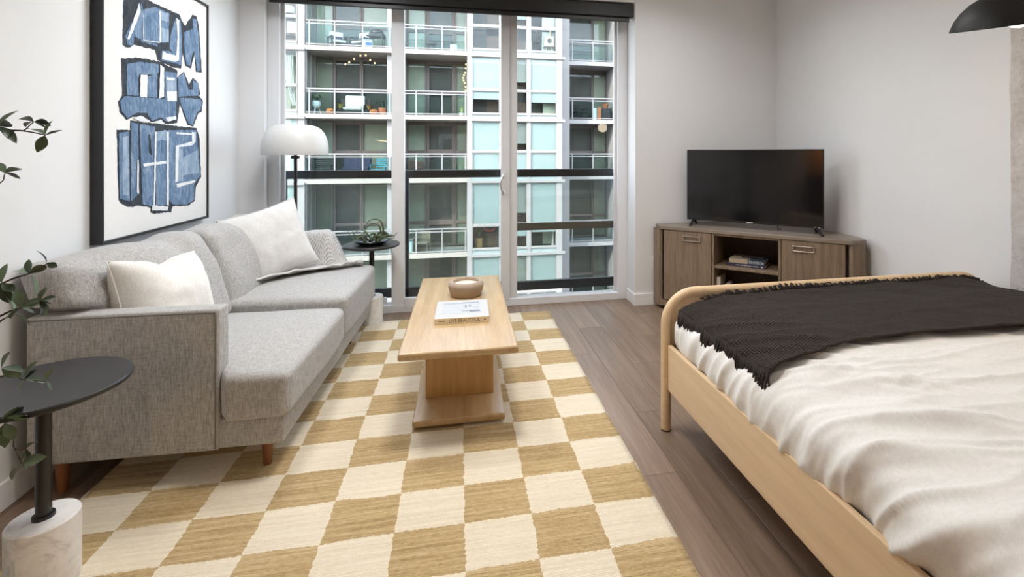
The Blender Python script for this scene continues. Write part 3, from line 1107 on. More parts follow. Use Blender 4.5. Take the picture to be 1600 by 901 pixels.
# ------------------------------------------------------------------ corner cabinet
A0 = Vector((1.654, 3.875))
CRZ = math.atan2(-.689, .725)
cb = thing('corner_cabinet', 'brown wood corner media cabinet with two doors under the television', 'cabinet', (A0.x, A0.y, 0), CRZ)
cR = Matrix.Rotation(-CRZ, 2)
def cl(x, y):
    v = cR @ (Vector((x, y)) - A0)
    return (v.x, v.y)
TOPZ = .70
top_poly = [(0, -.006), (1.372, -.006)] + [cl(2.782, 2.940), cl(2.822, 3.02), cl(2.822, 3.50), cl(2.36, 3.992), cl(1.662, 3.992)]
MB().prism(top_poly, TOPZ - .03, TOPZ, .003, 1).build('top', CABH, cb)
# end panels that run back to the walls
def end_panel(p0, p1, th, z0, z1):
    (xa, ya), (xb, yb) = p0, p1
    d = Vector((xb - xa, yb - ya)).normalized()
    n = Vector((-d.y, d.x)) * th
    return MB().prism([(xa, ya), (xb, yb), (xb + n.x, yb + n.y), (xa + n.x, ya + n.y)], z0, z1, .002, 1)
end_panel(cl(1.640, 3.990), (-.010, -.002), .030, .03, TOPZ - .03).build('side_panel', CABW, cb)
end_panel((1.382, -.002), cl(2.782, 2.944), .030, .03, TOPZ - .03).build('side_panel', CABW, cb)
D1, D2 = .425, .925
def cbox(name, x0, x1, y0, y1, z0, z1, mat, bev=.002, parent=cb):
    return MB().box(x0, x1, y0, y1, z0, z1, bevel=bev, seg=1).build(name, mat, parent)
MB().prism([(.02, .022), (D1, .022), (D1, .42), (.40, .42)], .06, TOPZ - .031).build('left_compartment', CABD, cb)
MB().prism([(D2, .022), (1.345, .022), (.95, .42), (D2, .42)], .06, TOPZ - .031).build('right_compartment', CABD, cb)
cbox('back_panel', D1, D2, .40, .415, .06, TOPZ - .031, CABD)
cbox('bottom_panel', .0, 1.372, .004, .05, .035, .082, CABW)
cbox('niche_floor', D1, D2, .01, .40, .082, .10, CABW)
cbox('divider', D1 - .002, D1 + .016, .002, .40, .082, TOPZ - .031, CABW)
cbox('divider', D2 - .016, D2 + .002, .002, .40, .082, TOPZ - .031, CABW)
cbox('shelf', D1 + .016, D2 - .016, .010, .40, .396, .416, CABW)
cbox('niche_head', D1 + .016, D2 - .016, .003, .03, TOPZ - .046, TOPZ - .031, CABW)
d1 = cbox('door', .030, D1 - .006, .0, .020, .09, TOPZ - .034, CABW)
d2 = cbox('door', D2 + .006, 1.338, .0, .020, .09, TOPZ - .034, CABW)
cbox('foot', .05, .12, .03, .10, 0, .036, CABD)
cbox('foot', 1.25, 1.32, .03, .10, 0, .036, CABD)
cbox('foot', .62, .72, .34, .42, 0, .036, CABD)
def pull(door, xc, zc):
    m = MB()
    w, hh, t = .072, .021, .006
    m.box(xc - w, xc + w, -.014, -.006, zc + hh - t, zc + hh, bevel=.001, seg=1)
    m.box(xc - w, xc + w, -.014, -.006, zc - hh, zc - hh + t, bevel=.001, seg=1)
    m.box(xc - w, xc - w + t, -.014, .002, zc - hh, zc + hh, bevel=.001, seg=1)
    m.box(xc + w - t, xc + w, -.014, .002, zc - hh, zc + hh, bevel=.001, seg=1)
    m.build('handle', SILVER, door)
pull(d1, .265, .612)
pull(d2, 1.075, .612)

def cworld(lx, ly, z):
    c, s_ = math.cos(CRZ), math.sin(CRZ)
    return (A0.x + lx * c - ly * s_, A0.y + lx * s_ + ly * c, z)
TANB = plain('tan_book_cover', (.50, .42, .31), .5)
BLUB = plain('slate_blue_cover', (.055, .085, .125), .45)
PURB = plain('dark_purple_cover', (.045, .035, .075), .45)
b1 = thing('book', 'purple book lying on the cabinet shelf beneath the islands book', 'book', cworld(.665, .10, .4165), CRZ, 'books lying on the cabinet shelf')
MB().box(-.148, .142, -.02, .19, 0, .004, bevel=.001).build('cover', PURB, b1)
MB().box(-.148, .142, -.02, .19, .020, .024, bevel=.001).build('cover', PURB, b1)
MB().box(-.145, .138, -.016, .187, .004, .020).build('page_block', PAPER, b1)
s1 = MB().box(-.148, .142, -.023, -.019, 0, .024, bevel=.001).build('spine', PURB, b1)
m = MB()
for k in range(20):
    m.box(-.075 + k * .0085, -.075 + k * .0085 + rnd.uniform(.003, .0065), -.0236, -.0229, .009, .009 + rnd.uniform(.004, .0075))
m.build('spine_print', WHITEINK, s1)
MB().box(.112, .124, -.0238, -.0229, .007, .017, bevel=.0003, seg=1).build('publisher_mark', WHITEINK, s1)
b2 = thing('book', 'tan and slate book with islands on its spine, topmost on the cabinet shelf', 'book', cworld(.668, .105, .4407), CRZ, 'books lying on the cabinet shelf')
MB().box(-.130, .132, -.02, .18, 0, .004, bevel=.001).build('cover', TANB, b2)
MB().box(-.130, .02, -.02, .18, .029, .033, bevel=.001).build('cover', TANB, b2)
MB().box(.02, .132, -.02, .18, .029, .033, bevel=.001).build('cover_half', BLUB, b2)
MB().box(-.127, .128, -.016, .177, .004, .029).build('page_block', PAPER, b2)
s2 = MB().box(-.130, .010, -.023, -.019, 0, .033, bevel=.001).build('spine', TANB, b2)
s3 = MB().box(.010, .132, -.023, -.019, 0, .033, bevel=.001).build('spine_half', BLUB, b2)
link('spine_lettering', text_mesh('ISLANDS', .0285, .80), WHITEINK, s3, (.062, -.0232, .0165), (PI / 2, 0, 0))
MB().box(.115, .124, -.0236, -.0229, .010, .022).build('publisher_mark', WHITEINK, s3)
rm = thing('remote_control', 'slim black remote control lying on the stacked shelf books', 'remote', cworld(.70, .17, .4740), CRZ + .12)
MB().box(-.085, .085, -.018, .018, 0, .014, bevel=.005).build('body', TVB, rm, smooth=40)
m = MB()
for k in range(9):
    for j in range(3):
        m.box(-.07 + k * .016, -.062 + k * .016, -.012 + j * .010, -.006 + j * .010, .0138, .0152)
m.build('button', plain('grey_buttons', (.08, .08, .085), .5), rm, kind='stuff')
for (lx, w2, hh, lab, tilt) in ((.462, .030, .215, 'tall cream book standing at the left of the lower niche', 0), (.505, .030, .165, 'short pale book leaning beside the tall cream book', -.12)):
    b3 = thing('book', lab, 'book', cworld(lx, .06, .1005), CRZ, 'books standing in the lower niche')
    pb = MB().box(-w2 / 2 + .002, w2 / 2 - .002, .003, .157, .002, hh - .003).build('page_block', PAPER, b3, rot=(0, -tilt, 0))
    m = MB()
    m.box(-w2 / 2, -w2 / 2 + .0025, 0, .16, 0, hh, bevel=.0008, seg=1)
    m.box(w2 / 2 - .0025, w2 / 2, 0, .16, 0, hh, bevel=.0008, seg=1)
    m.build('cover', COVERW if tilt else TANB, b3, rot=(0, -tilt, 0))
    MB().box(-w2 / 2, w2 / 2, -.003, .0, 0, hh, bevel=.0008, seg=1).build('spine', COVERW if tilt else PAPER, b3, rot=(0, -tilt, 0))
co = MB().tube([(.045 * math.cos(a * .2618), 0, .047 + .045 * math.sin(a * .2618)) for a in range(25)], .0025, 8).build('cable_coil', BLACKM, smooth=True)
co.location = cworld(.79, .30, .1005)
co.rotation_euler = (0, 0, CRZ)
tag(co, 'loop of black cable standing inside the lower niche', 'cable')

# ------------------------------------------------------------------ television
tv = thing('television', 'flat black television standing on the corner cabinet', 'television', (2.263, 3.522, TOPZ), CRZ)
W, H, TZ = .512, .588, .046
MB().box(-W, W, .0, .035, TZ, TZ + H, bevel=.005).build('body', TVB, tv)
MB().box(-.30, .30, .034, .07, TZ + .05, TZ + .36, bevel=.012).build('rear_housing', TVB, tv)
MB().box(-W + .008, W - .008, -.0016, .001, TZ + .016, TZ + H - .008).build('screen', TVS, tv)
for xx in (-.455, .455):
    f_ = MB()
    fx = -.006 if xx < 0 else .058
    f_.tube([(xx, .015, TZ + .010), (xx + fx * .8, -.060, .010), (xx + fx, -.088, .007)], [.011, .010, .007], 8)
    f_.tube([(xx, .015, TZ + .010), (xx, .075, .010), (xx, .105, .007)], [.011, .010, .007], 8)
    f_.build('foot', TVB, tv, smooth=True)
MB().box(-.032, .016, -.0022, .001, TZ + .003, TZ + .012, bevel=.0005, seg=1).build('maker_badge', plain('silver_print', (.5, .5, .52), .4), tv)
MB().box(W - .062, W - .022, -.0022, .001, TZ + .003, TZ + .009).build('panel_badge', plain('silver_print', (.5, .5, .52), .4), tv)
MB().tube(smooth_path([(.19, .05, TZ + .06), (.19, .06, TZ - .01), (.19, .09, .004), (.20, .16, .003)], 5), .003, 8).build('power_cable', BLACKM, tv, smooth=True)

ol = thing('wall_outlet', 'white electrical outlet plate low on the wall left of the cabinet', 'outlet', (1.668, YF, .36))
MB().box(-.034, .034, -.006, -.0002, -.056, .056, bevel=.003).build('cover_plate', TRIM, ol)
MB().box(-.016, .016, -.008, -.005, -.036, -.008, bevel=.002).build('socket', FRAME, ol)
MB().box(-.016, .016, -.008, -.005, .008, .036, bevel=.002).build('socket', FRAME, ol)

# ------------------------------------------------------------------ bed
bed = thing('bed_frame', 'pale ash bed frame with a rounded tube footboard', 'bed', (.958, 2.18, 0))
BW = 1.835
R_ = .0235
def foot_path(top, r=.145):
    P = [(0, 0, .0), (0, 0, top - r)]
    for k in range(1, 11):
        a = k / 10 * PI / 2
        P.append((r - r * math.cos(a), 0, top - r + r * math.sin(a)))
    for k in range(1, 12):
        P.append((r + (BW - 2 * r) * k / 12, 0, top))
    for k in range(0, 11):
        a = k / 10 * PI / 2
        P.append((BW - r + r * math.sin(a), 0, top - r + r * math.cos(a)))
    P.append((BW, 0, 0))
    return P
MB().tube(foot_path(.642), R_, 20).build('footboard_tube', ASH, bed, smooth=50)
MB().tube([(.0, 0, .207), (BW, 0, .207)], .016, 14).build('cross_rail', ASH, bed, smooth=50)
# infill panel with rounded upper corners
pp = [(.022, .215)]
rr = .125
for k in range(0, 9):
    a = k / 8 * PI / 2
    pp.append((.022 + rr - rr * math.cos(a), .622 - rr + rr * math.sin(a)))
for k in range(0, 9):
    a = k / 8 * PI / 2
    pp.append((BW - .022 - rr + rr * math.sin(a), .622 - rr + rr * math.cos(a)))
pp.append((BW - .022, .215))
m = MB().prism(pp, -.009, .009)
for v in m.bm.verts:
    v.co = Vector((v.co.x, -v.co.z, v.co.y))
m.build('footboard_panel', ASHR, bed)
for xx in (.0, BW - .022):
    MB().box(xx, xx + .022, -2.02, -.018, .195, .405, bevel=.004).build('side_rail', ASHR, bed)
for xx in (0, BW):
    MB().cyl((xx, 0, 0), (xx, 0, .006), .0245, seg=20).build('foot_glide', BLACKM, bed)
hb = MB().tube([(p[0], -2.05, p[2]) for p in foot_path(1.02)], R_, 20).build('headboard_tube', ASH, bed, smooth=50)
m = MB()
for k in range(12):
    m.box(.022, BW - .022, -1.95 + k * .16, -1.87 + k * .16, .30, .318)
m.build('slat', ASHR, bed, kind='stuff')
mt = MB().box(1.005, 2.745, .165, 2.145, .32, .555, bevel=.03, seg=3).build('mattress', BEDLINEN, smooth=40)
tag(mt, 'mattress lying in the bed frame beneath the white duvet', 'mattress')

SEC = [(1.005, .372), (.990, .415), (.982, .460), (.988, .505), (1.015, .535), (1.08, .560), (1.19, .579), (1.40, .595), (1.90, .606), (2.40, .606), (2.62, .600), (2.70, .580), (2.735, .545), (2.745, .490), (2.740, .440), (2.735, .385)]
_sp = smooth_path([(a, 0, b) for a, b in SEC], 12)
_ln = [0]
for a, b in zip(_sp, _sp[1:]):
    _ln.append(_ln[-1] + (b - a).length)
def sec(d):
    """point and outward normal of the bedding profile at arc length d"""
    d = max(0, min(_ln[-1], d))
    lo, hi = 0, len(_ln) - 1
    while hi - lo > 1:
        mid = (lo + hi) // 2
        if _ln[mid] <= d:
            lo = mid
        else:
            hi = mid
    f = (d - _ln[lo]) / max(1e-9, _ln[hi] - _ln[lo])
    p = _sp[lo].lerp(_sp[hi], f)
    t = (_sp[hi] - _sp[lo]).normalized()
    return p, Vector((-t.z, 0, t.x))
SL = _ln[-1]
def bed_point(d, y, lift=0.0, wr=1.0):
    p, n = sec(d)
    side = max(0., min(1., 1 - (d - .10) / .34))           # 1 on the hanging side, 0 on top
    def ridge(a, b, c, pw=3.0):
        return max(0., 1 - 1.9 * abs(noise.noise(Vector((a, b, c))))) ** pw
    q = noise.noise(Vector((d * 2.2, y * 1.6, 4)))
    grow = max(0., min(1., (2.20 - y) / .8))
    # folds that run down the hanging side and sweep towards the foot of the bed
    sw = y * 5.2 + d * 3.2 + .5 * q
    f1 = ridge(sw, d * 1.5, 3.0, 2.2)
    f2 = ridge(sw * 2.1 + 4, d * 2.6, 7.0, 2.6)
    f3 = ridge(sw * 4.3 + 1, d * 6.0, 9.0, 2.0)
    fade = math.exp(-(max(0., d - .34) / .22) ** 2)
    disp = fade * (.30 + .70 * grow) * (.026 * f1 + .015 * f2 + .004 * f3) * min(1., d / .04)
    # long shallow creases across the top
    top = 1 - side
    lift_y = .022 * max(0., min(1., (1.9 - y) / .5))
    t1 = ridge(y * 6.0 + .9 * d + .6 * q, d * 1.1 + 3, 11.0, 3.0)
    t2 = ridge(y * 12.0 - 1.5 * d, d * 2.2, 15.0, 3.0)
    t3 = ridge(y * 4.0 + 4.5 * d, d * 3.0 - y, 19.0, 4.0)
    disp += top * (lift_y + .012 * q + .009 * t1 + .005 * t2 + .007 * t3)
    disp *= wr
    return Vector((p.x, y, p.z)) + n * (disp + lift)
NU, NV = 210, 320
m = MB().grid(lambda u, v: bed_point(u * SL, .17 + v * 1.962), NU, NV)
dv = m.build('duvet', BEDLINEN, smooth=True)
tag(dv, 'white rumpled duvet spread over the bed', 'duvet')
sm = dv.modifiers.new('thickness', 'SOLIDIFY')
sm.thickness = .012
sm.offset = -1

# black throw across the foot of the bed
D0, D1_ = .185, SL - .10
def near_edge(d):
    t = (d - D0) / (D1_ - D0)
    return 1.455 + .05 * math.sin(t * 5.2) + .02 * t - .02
def throw_pt(u, v):
    d = D0 + u * (D1_ - D0) + .012 * noise.noise(Vector((v * 6, 2, 8))) * (1 - u)
    yn = near_edge(d)
    y = yn + v * (2.118 - yn)
    wrk = .010 * abs(noise.noise(Vector((d * 3.5, y * 6, 12)))) + .012 * abs(noise.noise(Vector((d * 1.6 + 5, y * 3.0 + d, 3)))) * min(1, u * 2)
    rise = .010 * max(0, (v - .82) / .18) ** 1.5
    return bed_point(d, y, .022 + wrk + rise + (.012 * max(0, 1 - v * 14)), .55)
m = MB().grid(throw_pt, 150, 70, (2.0, .75))
tb = m.build('throw_blanket', THROWB, smooth=True)
tag(tb, 'black waffle throw blanket with fringe across the foot of the bed', 'blanket')
sm = tb.modifiers.new('thickness', 'SOLIDIFY')
sm.thickness = .008
sm.offset = 1
m = MB()
rf = random.Random(8)
for k in range(230):
    v = (k + rf.uniform(-.4, .4)) / 230
    v = max(0, min(1, v))
    p = throw_pt(0, v)
    L = rf.uniform(.045, .085)
    dx, dy = rf.uniform(-.012, .004), rf.uniform(-.018, .018)
    pts = [p + Vector((.012, 0, .004)), p + Vector((-.006, 0, .004)), p + Vector((-.012 + dx * .4, dy * .5, -L * .45)), p + Vector((-.012 + dx, dy, -L))]
    m.tube(pts, [.0034, .0040, .0036, .0020], 5)
for k in range(520):
    u = .06 + .94 * (k + rf.uniform(-.5, .5)) / 520
    if rf.random() < .5 * (noise.noise(Vector((u * 7, 0, 1))) + .55):
        continue
    u = max(0.0, min(1, u))
    p = throw_pt(u, 1.0)
    a = rf.uniform(-.022, .022)
    hgt = rf.uniform(-.012, .016) + .018 * max(0, noise.noise(Vector((u * 5, 4, 1))))
    m.tube([p + Vector((0, -.012, .006)), p + Vector((a * .4, .004, .012 + hgt * .6)), p + Vector((a, .012, .004 + hgt))], [.0036, .004, .0026], 5)
m.build('fringe', FRINGEB, tb, smooth=True, kind='stuff')

# ------------------------------------------------------------------ pendant over the bed
pn = thing('pendant_lamp', 'black dome lamp with a glowing globe bulb above the bed', 'lamp', (2.075, 1.48, 1.788))
tiltE = Euler((0, 0, 0))
vd = Vector((2.065, 1.475, .475)).normalized()
# the dome is tipped so that its mouth turns away from the window wall
ax = Vector((vd.x, vd.y, 0)).normalized().cross(Vector((0, 0, 1)))
tiltR = Matrix.Rotation(math.radians(11.5), 3, ax)
te = tiltR.to_euler()
dome = [(.256, .0), (.2585, .002), (.252, .022), (.238, .060), (.214, .100), (.178, .140), (.130, .172), (.075, .192), (.030, .198), (0, .198)]
din = [(0, .190), (.030, .190), (.073, .185), (.126, .166), (.174, .135), (.209, .097), (.233, .058), (.248, .020), (.253, .002), (.256, .0)]
dome = [(a_ * .815, b_ * .70) for a_, b_ in dome]
din = [(a_ * .815, b_ * .70) for a_, b_ in din]
DOMEM = plain('black_dome_paint', (.006, .005, .0045), .52, var=.05, spec=.3)
DOMEI = plain('pale_gold_dome_lining', (.62, .46, .26), .35, var=.04)
MB().lathe(dome, 64).build('shade', DOMEM, pn, rot=te, smooth=50)
MB().lathe(din, 64).build('shade_lining', DOMEI, pn, rot=te, smooth=50)
BULB = emit('glowing_bulb', (1.0, .90, .76), 2.5)
MB().lathe([(0, -.062), (.025, -.056), (.045, -.040), (.058, -.015), (.062, .01), (.055, .038), (.036, .062), (.02, .08), (.0, .08)], 32, (0, 0, .048)).build('globe_bulb', BULB, pn, rot=te, smooth=True)
MB().tube([(0, 0, .135), (0, 0, CEIL - 1.788)], .004, 8).build('cord', BLACKM, pn, smooth=True)
MB().lathe([(0, CEIL - 1.788 - .03), (.05, CEIL - 1.788 - .03), (.055, CEIL - 1.789), (0, CEIL - 1.789)], 24).build('canopy', BLACKM, pn, smooth=40)
bl_d = bpy.data.lights.new('pendant_bulb_light', 'POINT')
bl_d.energy = 5
bl_d.color = (1.0, .82, .60)
bl_d.shadow_soft_size = .07
blo = bpy.data.objects.new('pendant_bulb_light', bl_d)
blo.location = Vector((2.075, 1.48, 1.788)) + tiltR @ Vector((0, 0, -.10))
COL.objects.link(blo)

# ------------------------------------------------------------------ fill lamps added to brighten the room, housed as ceiling lights out of view
LAMPG = emit('fill_lamp_glow', (1.0, .95, .87), 2.0)
PLACE = ['above the near rug', 'above the sofa and coffee table', 'above the bed', 'above the kitchen floor', 'above the far floor by the cabinet']
for i, (lx, ly, pw_, colr, sz, beam) in enumerate(FILL_LAMPS):
    c = thing('added_ceiling_light', 'added fill light in a round flush ceiling housing ' + PLACE[i], 'lamp', (lx, ly, CEIL), 0, 'added ceiling fill lights')
    MB().lathe([(0, -.001), (sz / 2 + .012, -.001), (sz / 2 + .012, -.05), (sz / 2, -.055), (sz / 2, -.03), (0, -.03)], 40).build('housing', TRIM, c, smooth=40)
    MB().lathe([(0, -.09), (sz / 2 - .05, -.08), (sz / 2 - .004, -.05), (sz / 2 - .004, -.032), (0, -.032)], 40).build('diffuser', LAMPG, c, smooth=40)

# ------------------------------------------------------------------ kitchen run behind the camera (the television mirrors it)
kc = thing('kitchen_cabinet', 'dark wood kitchen base cabinet behind the camera', 'cabinet', (XL + .001, -1.3, 0))
KD = wood('dark_kitchen_wood', (.055, .024, .012), (.11, .052, .028), (30, 30, 2), .45, bump=.03)
KP = wood('amber_backsplash_wood', (.34, .17, .075), (.46, .25, .12), (20, 2, 20), .5, bump=.02)
MB().box(0, .60, -.9, .9, .10, .90).build('body', KD, kc)
MB().box(.04, .55, -.9, .9, 0, .10).build('plinth', CABD, kc)
MB().box(0, .63, -.92, .92, .90, .94, bevel=.003).build('countertop', plain('dark_counter', (.05, .045, .04), .3), kc)
for k in range(3):
    d_ = MB().box(.60, .62, -.895 + k * .60, -.305 + k * .60, .11, .89, bevel=.002).build('door', KD, kc)
    MB().box(.62, .64, -.70 + k * .60, -.50 + k * .60, .84, .85, bevel=.002).build('handle', SILVER, d_)
ks = thing('wall_cabinet', 'dark wood wall cabinet over the lit amber backsplash', 'cabinet', (XL + .001, -1.3, .94))
MB().box(0, .015, -.9, .9, .001, .62).build('backsplash', KP, ks)
MB().box(0, .34, -.9, .9, .62, 1.45, bevel=.003).build('body', KD, ks)
area('under_cabinet_light', (XL + .24, -1.3, .94 + .60), 1.6, 26, (1.0, .66, .36), (0, 0, 0), 'RECTANGLE', .10).rotation_euler = (0, 0, PI / 2)

# ------------------------------------------------------------------ potted tree at the left, mostly out of frame
tree = thing('potted_tree', 'leafy indoor tree reaching in from the left edge of the picture', 'plant', (-1.34, 1.02, 0))
TX, TY = -1.34, 1.02
MB().lathe([(0, 0), (.13, 0), (.14, .006), (.185, .30), (.188, .33), (.178, .33), (.172, .29), (0, .28)], 40).build('pot', plain('dark_planter', (.03, .03, .032), .5), tree, smooth=40)
MB().lathe([(0, .29), (.172, .285), (.172, .28), (0, .28)], 24).build('soil', plain('potting_soil', (.03, .02, .014), .95, var=.4, scale=60), tree)
def leaf_mesh(L, Wd, curl, mat):
    m = MB()
    N = 8
    def fn(u, v):
        t = u
        w = Wd * max(0, math.sin(PI * min(1, t ** 1.15))) ** .85
        s_ = (v * 2 - 1)
        z = -curl * t * t + .18 * w * abs(s_)
        return Vector((t * L, s_ * w / 2, z))
    m.grid(fn, N, 2)
    return m
LEAVES = []
for k, (L, Wd, cu, mt_) in enumerate(((.056, .027, .012, LEAF), (.048, .024, .004, LEAF), (.050, .022, .018, LEAF2), (.040, .021, -.004, LEAF2))):
    me_o = leaf_mesh(L, Wd, cu, mt_)
    me_ = bpy.data.meshes.new('leaf')
    bmesh.ops.recalc_face_normals(me_o.bm, faces=me_o.bm.faces)
    me_o.bm.to_mesh(me_)
    me_o.bm.free()
    me_.materials.append(mt_)
    me_.polygons.foreach_set('use_smooth', [True] * len(me_.polygons))
    LEAVES.append(me_)
rl_ = random.Random(21)
nleaf = 0
def put_leaf(parent, p, d, k=None, scale=1.0, roll=None):
    global nleaf
    nleaf += 1
    d = Vector(d).normalized()
    o = bpy.data.objects.new('leaf', LEAVES[k if k is not None else rl_.randrange(4)])
    COL.objects.link(o)
    o.parent = parent
    o.location = p
    q = d.to_track_quat('X', 'Z')
    o.rotation_mode = 'QUATERNION'
    o.rotation_quaternion = q @ Quaternion((1, 0, 0), roll if roll is not None else rl_.uniform(-1.1, 1.1))
    o.scale = (scale,) * 3
    return o
def T(p):
    return Vector(p) - Vector((TX, TY, 0))
def branch(pts, rad=.004, parent=tree):
    P = smooth_path([T(p) for p in pts], 6)
    n = len(P)
    b = MB().tube(P, [rad * (1 - .65 * i / (n - 1)) for i in range(n)], 7).build('branch', STEM, parent, smooth=True)
    return b
# three stems from the pot
for sx, sy, tx, ty in ((-.03, .0, -.10, -.05), (.03, .02, .06, .02), (.0, -.03, .02, -.10)):
    P = smooth_path([Vector((sx, sy, .28)), Vector((sx * 1.5 + tx * .3, sy + ty * .3, .75)), Vector((tx, ty, 1.35)), Vector((tx * 1.6, ty * 1.6, 1.75))], 8)
    MB().tube(P, [.012 * (1 - .5 * i / (len(P) - 1)) for i in range(len(P))], 10).build('trunk', STEM, tree, smooth=True)
def cluster(b, p, dirs, scale=1.0, ks=None):
    for i, d in enumerate(dirs):
        put_leaf(b, T(p), d, None if ks is None else ks[i], scale * rl_.uniform(.92, 1.08))
# sprays that show at the left edge of the picture
RX, UP = Vector((.98, -.2, 0)), Vector((0, 0, 1))
def dr(*L):
    return [RX * a + UP * c + Vector((.2, .98, 0)) * e for a, c, e in L]
b = branch([(-1.32, 1.05, 1.20), (-1.26, 1.35, 1.36), (-1.185, 1.565, 1.362), (-1.125, 1.552, 1.360), (-1.068, 1.541, 1.349)])
cluster(b, (-1.070, 1.541, 1.349), dr((.35, .9, 0), (.9, .25, .3), (-.55, -.8, .2), (-.9, .5, .1)), .95, (1, 3, 0, 0))
cluster(b, (-1.100, 1.548, 1.384), dr((-.9, .45, 0), (-.95, .05, .3), (.95, .0, .2), (.8, -.5, 0)), .95, (2, 2, 2, 3))
MB().tube([T((-1.125, 1.552, 1.360)), T((-1.100, 1.548, 1.384))], [.0016, .0011], 6).build('twig', STEM, b, smooth=True)
cluster(b, (-1.190, 1.566, 1.372), dr((.9, .3, 0), (.8, -.6, .1), (.5, .8, .1)), 1.0, (2, 2, 0))
b = branch([(-1.32, 1.05, 1.05), (-1.25, 1.40, 1.16), (-1.20, 1.565, 1.215), (-1.173, 1.562, 1.249)], .003)
cluster(b, (-1.173, 1.562, 1.249), dr((.9, .4, 0), (.85, -.45, .1), (-.7, .55, .1)), .95, (0, 3, 0))
b = branch([(-1.33, 1.05, .72), (-1.27, 1.36, .87), (-1.187, 1.565, .955), (-1.109, 1.549, .985), (-1.062, 1.541, 1.012)])
cluster(b, (-1.066, 1.541, 1.011), dr((-.25, 1, 0), (.9, -.35, 0)), .85, (2, 3))
cluster(b, (-1.112, 1.550, .983), dr((-.9, .2, .1), (.1, 1, 0), (.8, .45, .2), (.55, -.85, 0)), 1.0, (1, 3, 1, 0))
cluster(b, (-1.183, 1.564, .958), dr((.1, 1, .1), (.3, -.9, 0), (.8, -.55, 0), (-.5, .6, 0), (-.1, -1, .3)), 1.05, (1, 2, 3, 1, 1))
b = branch([(-1.33, 1.05, .66), (-1.27, 1.36, .80), (-1.187, 1.565, .872), (-1.134, 1.554, .893), (-1.085, 1.545, .908)])
cluster(b, (-1.134, 1.554, .895), dr((-.2, 1, 0), (.95, .35, .1), (.85, -.5, 0), (-.7, -.6, .1)), .95, (1, 0, 3, 1))
cluster(b, (-1.150, 1.558, .876), dr((-.9, -.35, 0), (.7, -.6, .2), (-.4, .8, .2)), 1.05, (0, 1, 0))
cluster(b, (-1.085, 1.545, .912), dr((.4, .9, 0), (.7, .1, .3), (.5, -.6, 0), (.2, -1, .2), (.75, -.3, 0)), .85, (1, 3, 2, 2, 3))
b = branch([(-1.33, 1.06, .60), (-1.27, 1.40, .69), (-1.187, 1.565, .711), (-1.124, 1.552, .704), (-1.068, 1.541, .700)], .003)
cluster(b, (-1.124, 1.552, .705), dr((.4, .9, 0), (.95, .05, .1), (-.4, -.95, 0), (.7, .5, .2)), .95, (0, 2, 1, 3))
cluster(b, (-1.068, 1.541, .701), dr((.4, .9, .1), (.1, -.5, .1)), .75, (1, 3))
cluster(b, (-1.183, 1.564, .735), dr((.7, -.4, .1), (.4, .9, 0), (.9, .1, 0)), 1.0, (1, 1, 2))
b = branch([(-1.33, 1.06, .50), (-1.27, 1.38, .57), (-1.195, 1.565, .585), (-1.170, 1.562, .590)], .003)
cluster(b, (-1.175, 1.562, .590), dr((.6, .85, 0), (.9, .5, .1), (.85, .1, .2), (.5, -.8, 0), (-.2, -1, .2), (.7, .7, .4)), 1.15, (1, 0, 1, 1, 0, 3))
b = branch([(-1.33, 1.06, .46), (-1.28, 1.38, .54), (-1.183, 1.564, .563), (-1.150, 1.558, .523), (-1.121, 1.552, .520)], .0022)
cluster(b, (-1.121, 1.552, .522), dr((.75, .8, 0), (-.35, -.9, 0), (.05, -1, .1)), .9, (2, 1, 3))
cluster(b, (-1.130, 1.553, .484), dr((.95, .3, 0), (-.7, -.6, 0), (-.2, -.6, .3)), .95, (0, 2, 3))
MB().tube([T((-1.150, 1.558, .523)), T((-1.130, 1.553, .484))], [.0014, .001], 6).build('twig', STEM, b, smooth=True)
# the rest of the crown, outside the picture but mirrored in the television
for k in range(11):
    a = rl_.uniform(PI * .65, PI * 1.75)
    z0 = rl_.uniform(1.15, 1.7)
    R = rl_.uniform(.12, .27)
    p1 = Vector((TX, TY, z0))
    p3 = Vector((max(XL + .05, TX + R * math.cos(a)), TY + R * 1.4 * math.sin(a), z0 + rl_.uniform(.05, .45)))
    p2 = p1.lerp(p3, .5) + Vector((0, 0, .05))
    b = branch([p1, p2, p3], .004)
    for j in range(5):
        c = p2.lerp(p3, j / 4)
        for q in range(2):
            put_leaf(b, T(c), (rl_.uniform(-1, 1), rl_.uniform(-1, 1), rl_.uniform(-.3, 1)), None, 1.2)

# ------------------------------------------------------------------ apartment building across the street
FY = 23.3
FPANEL = plain('pale_facade_panel', (.265, .256, .252), .7, var=.03, scale=1.5)
FSLAB = plain('pale_concrete_slab', (.31, .285, .255), .8, var=.05, scale=3)
FMULL = plain('white_mullion', (.26, .252, .245), .5, var=.02)
FRAIL = plain('pale_metal_rail', (.22, .22, .222), .45, var=.03)
FSPAN = plain('aqua_spandrel_glass', (.27, .325, .33), .15, var=.03, coat=.5)
FBROWN = plain('brown_window_frame', (.115, .092, .080), .5, var=.06)
AQUA = plain('aqua_roller_shade', (.415, .485, .488), .6, var=.04, scale=1.2)
GREYSH = plain('grey_roller_shade', (.26, .275, .26), .7, var=.06)
CURT = plain('cream_curtain', (.40, .44, .345), .8, var=.10, scale=3)
DARKR = plain('dark_room', (.06, .058, .050), .7, var=.3, scale=1.5)  # dark colour stands in for the unlit rooms behind the windows
BROWNR = plain('brown_room_wall', (.13, .085, .062), .7, var=.12, scale=2)
OLIVE = plain('olive_window_shade', (.27, .28, .21), .6, var=.1, scale=1.5)
bld = thing('apartment_building', 'pale apartment building with glazed bays and balconies across the street', 'building', (0, FY, -9.9))
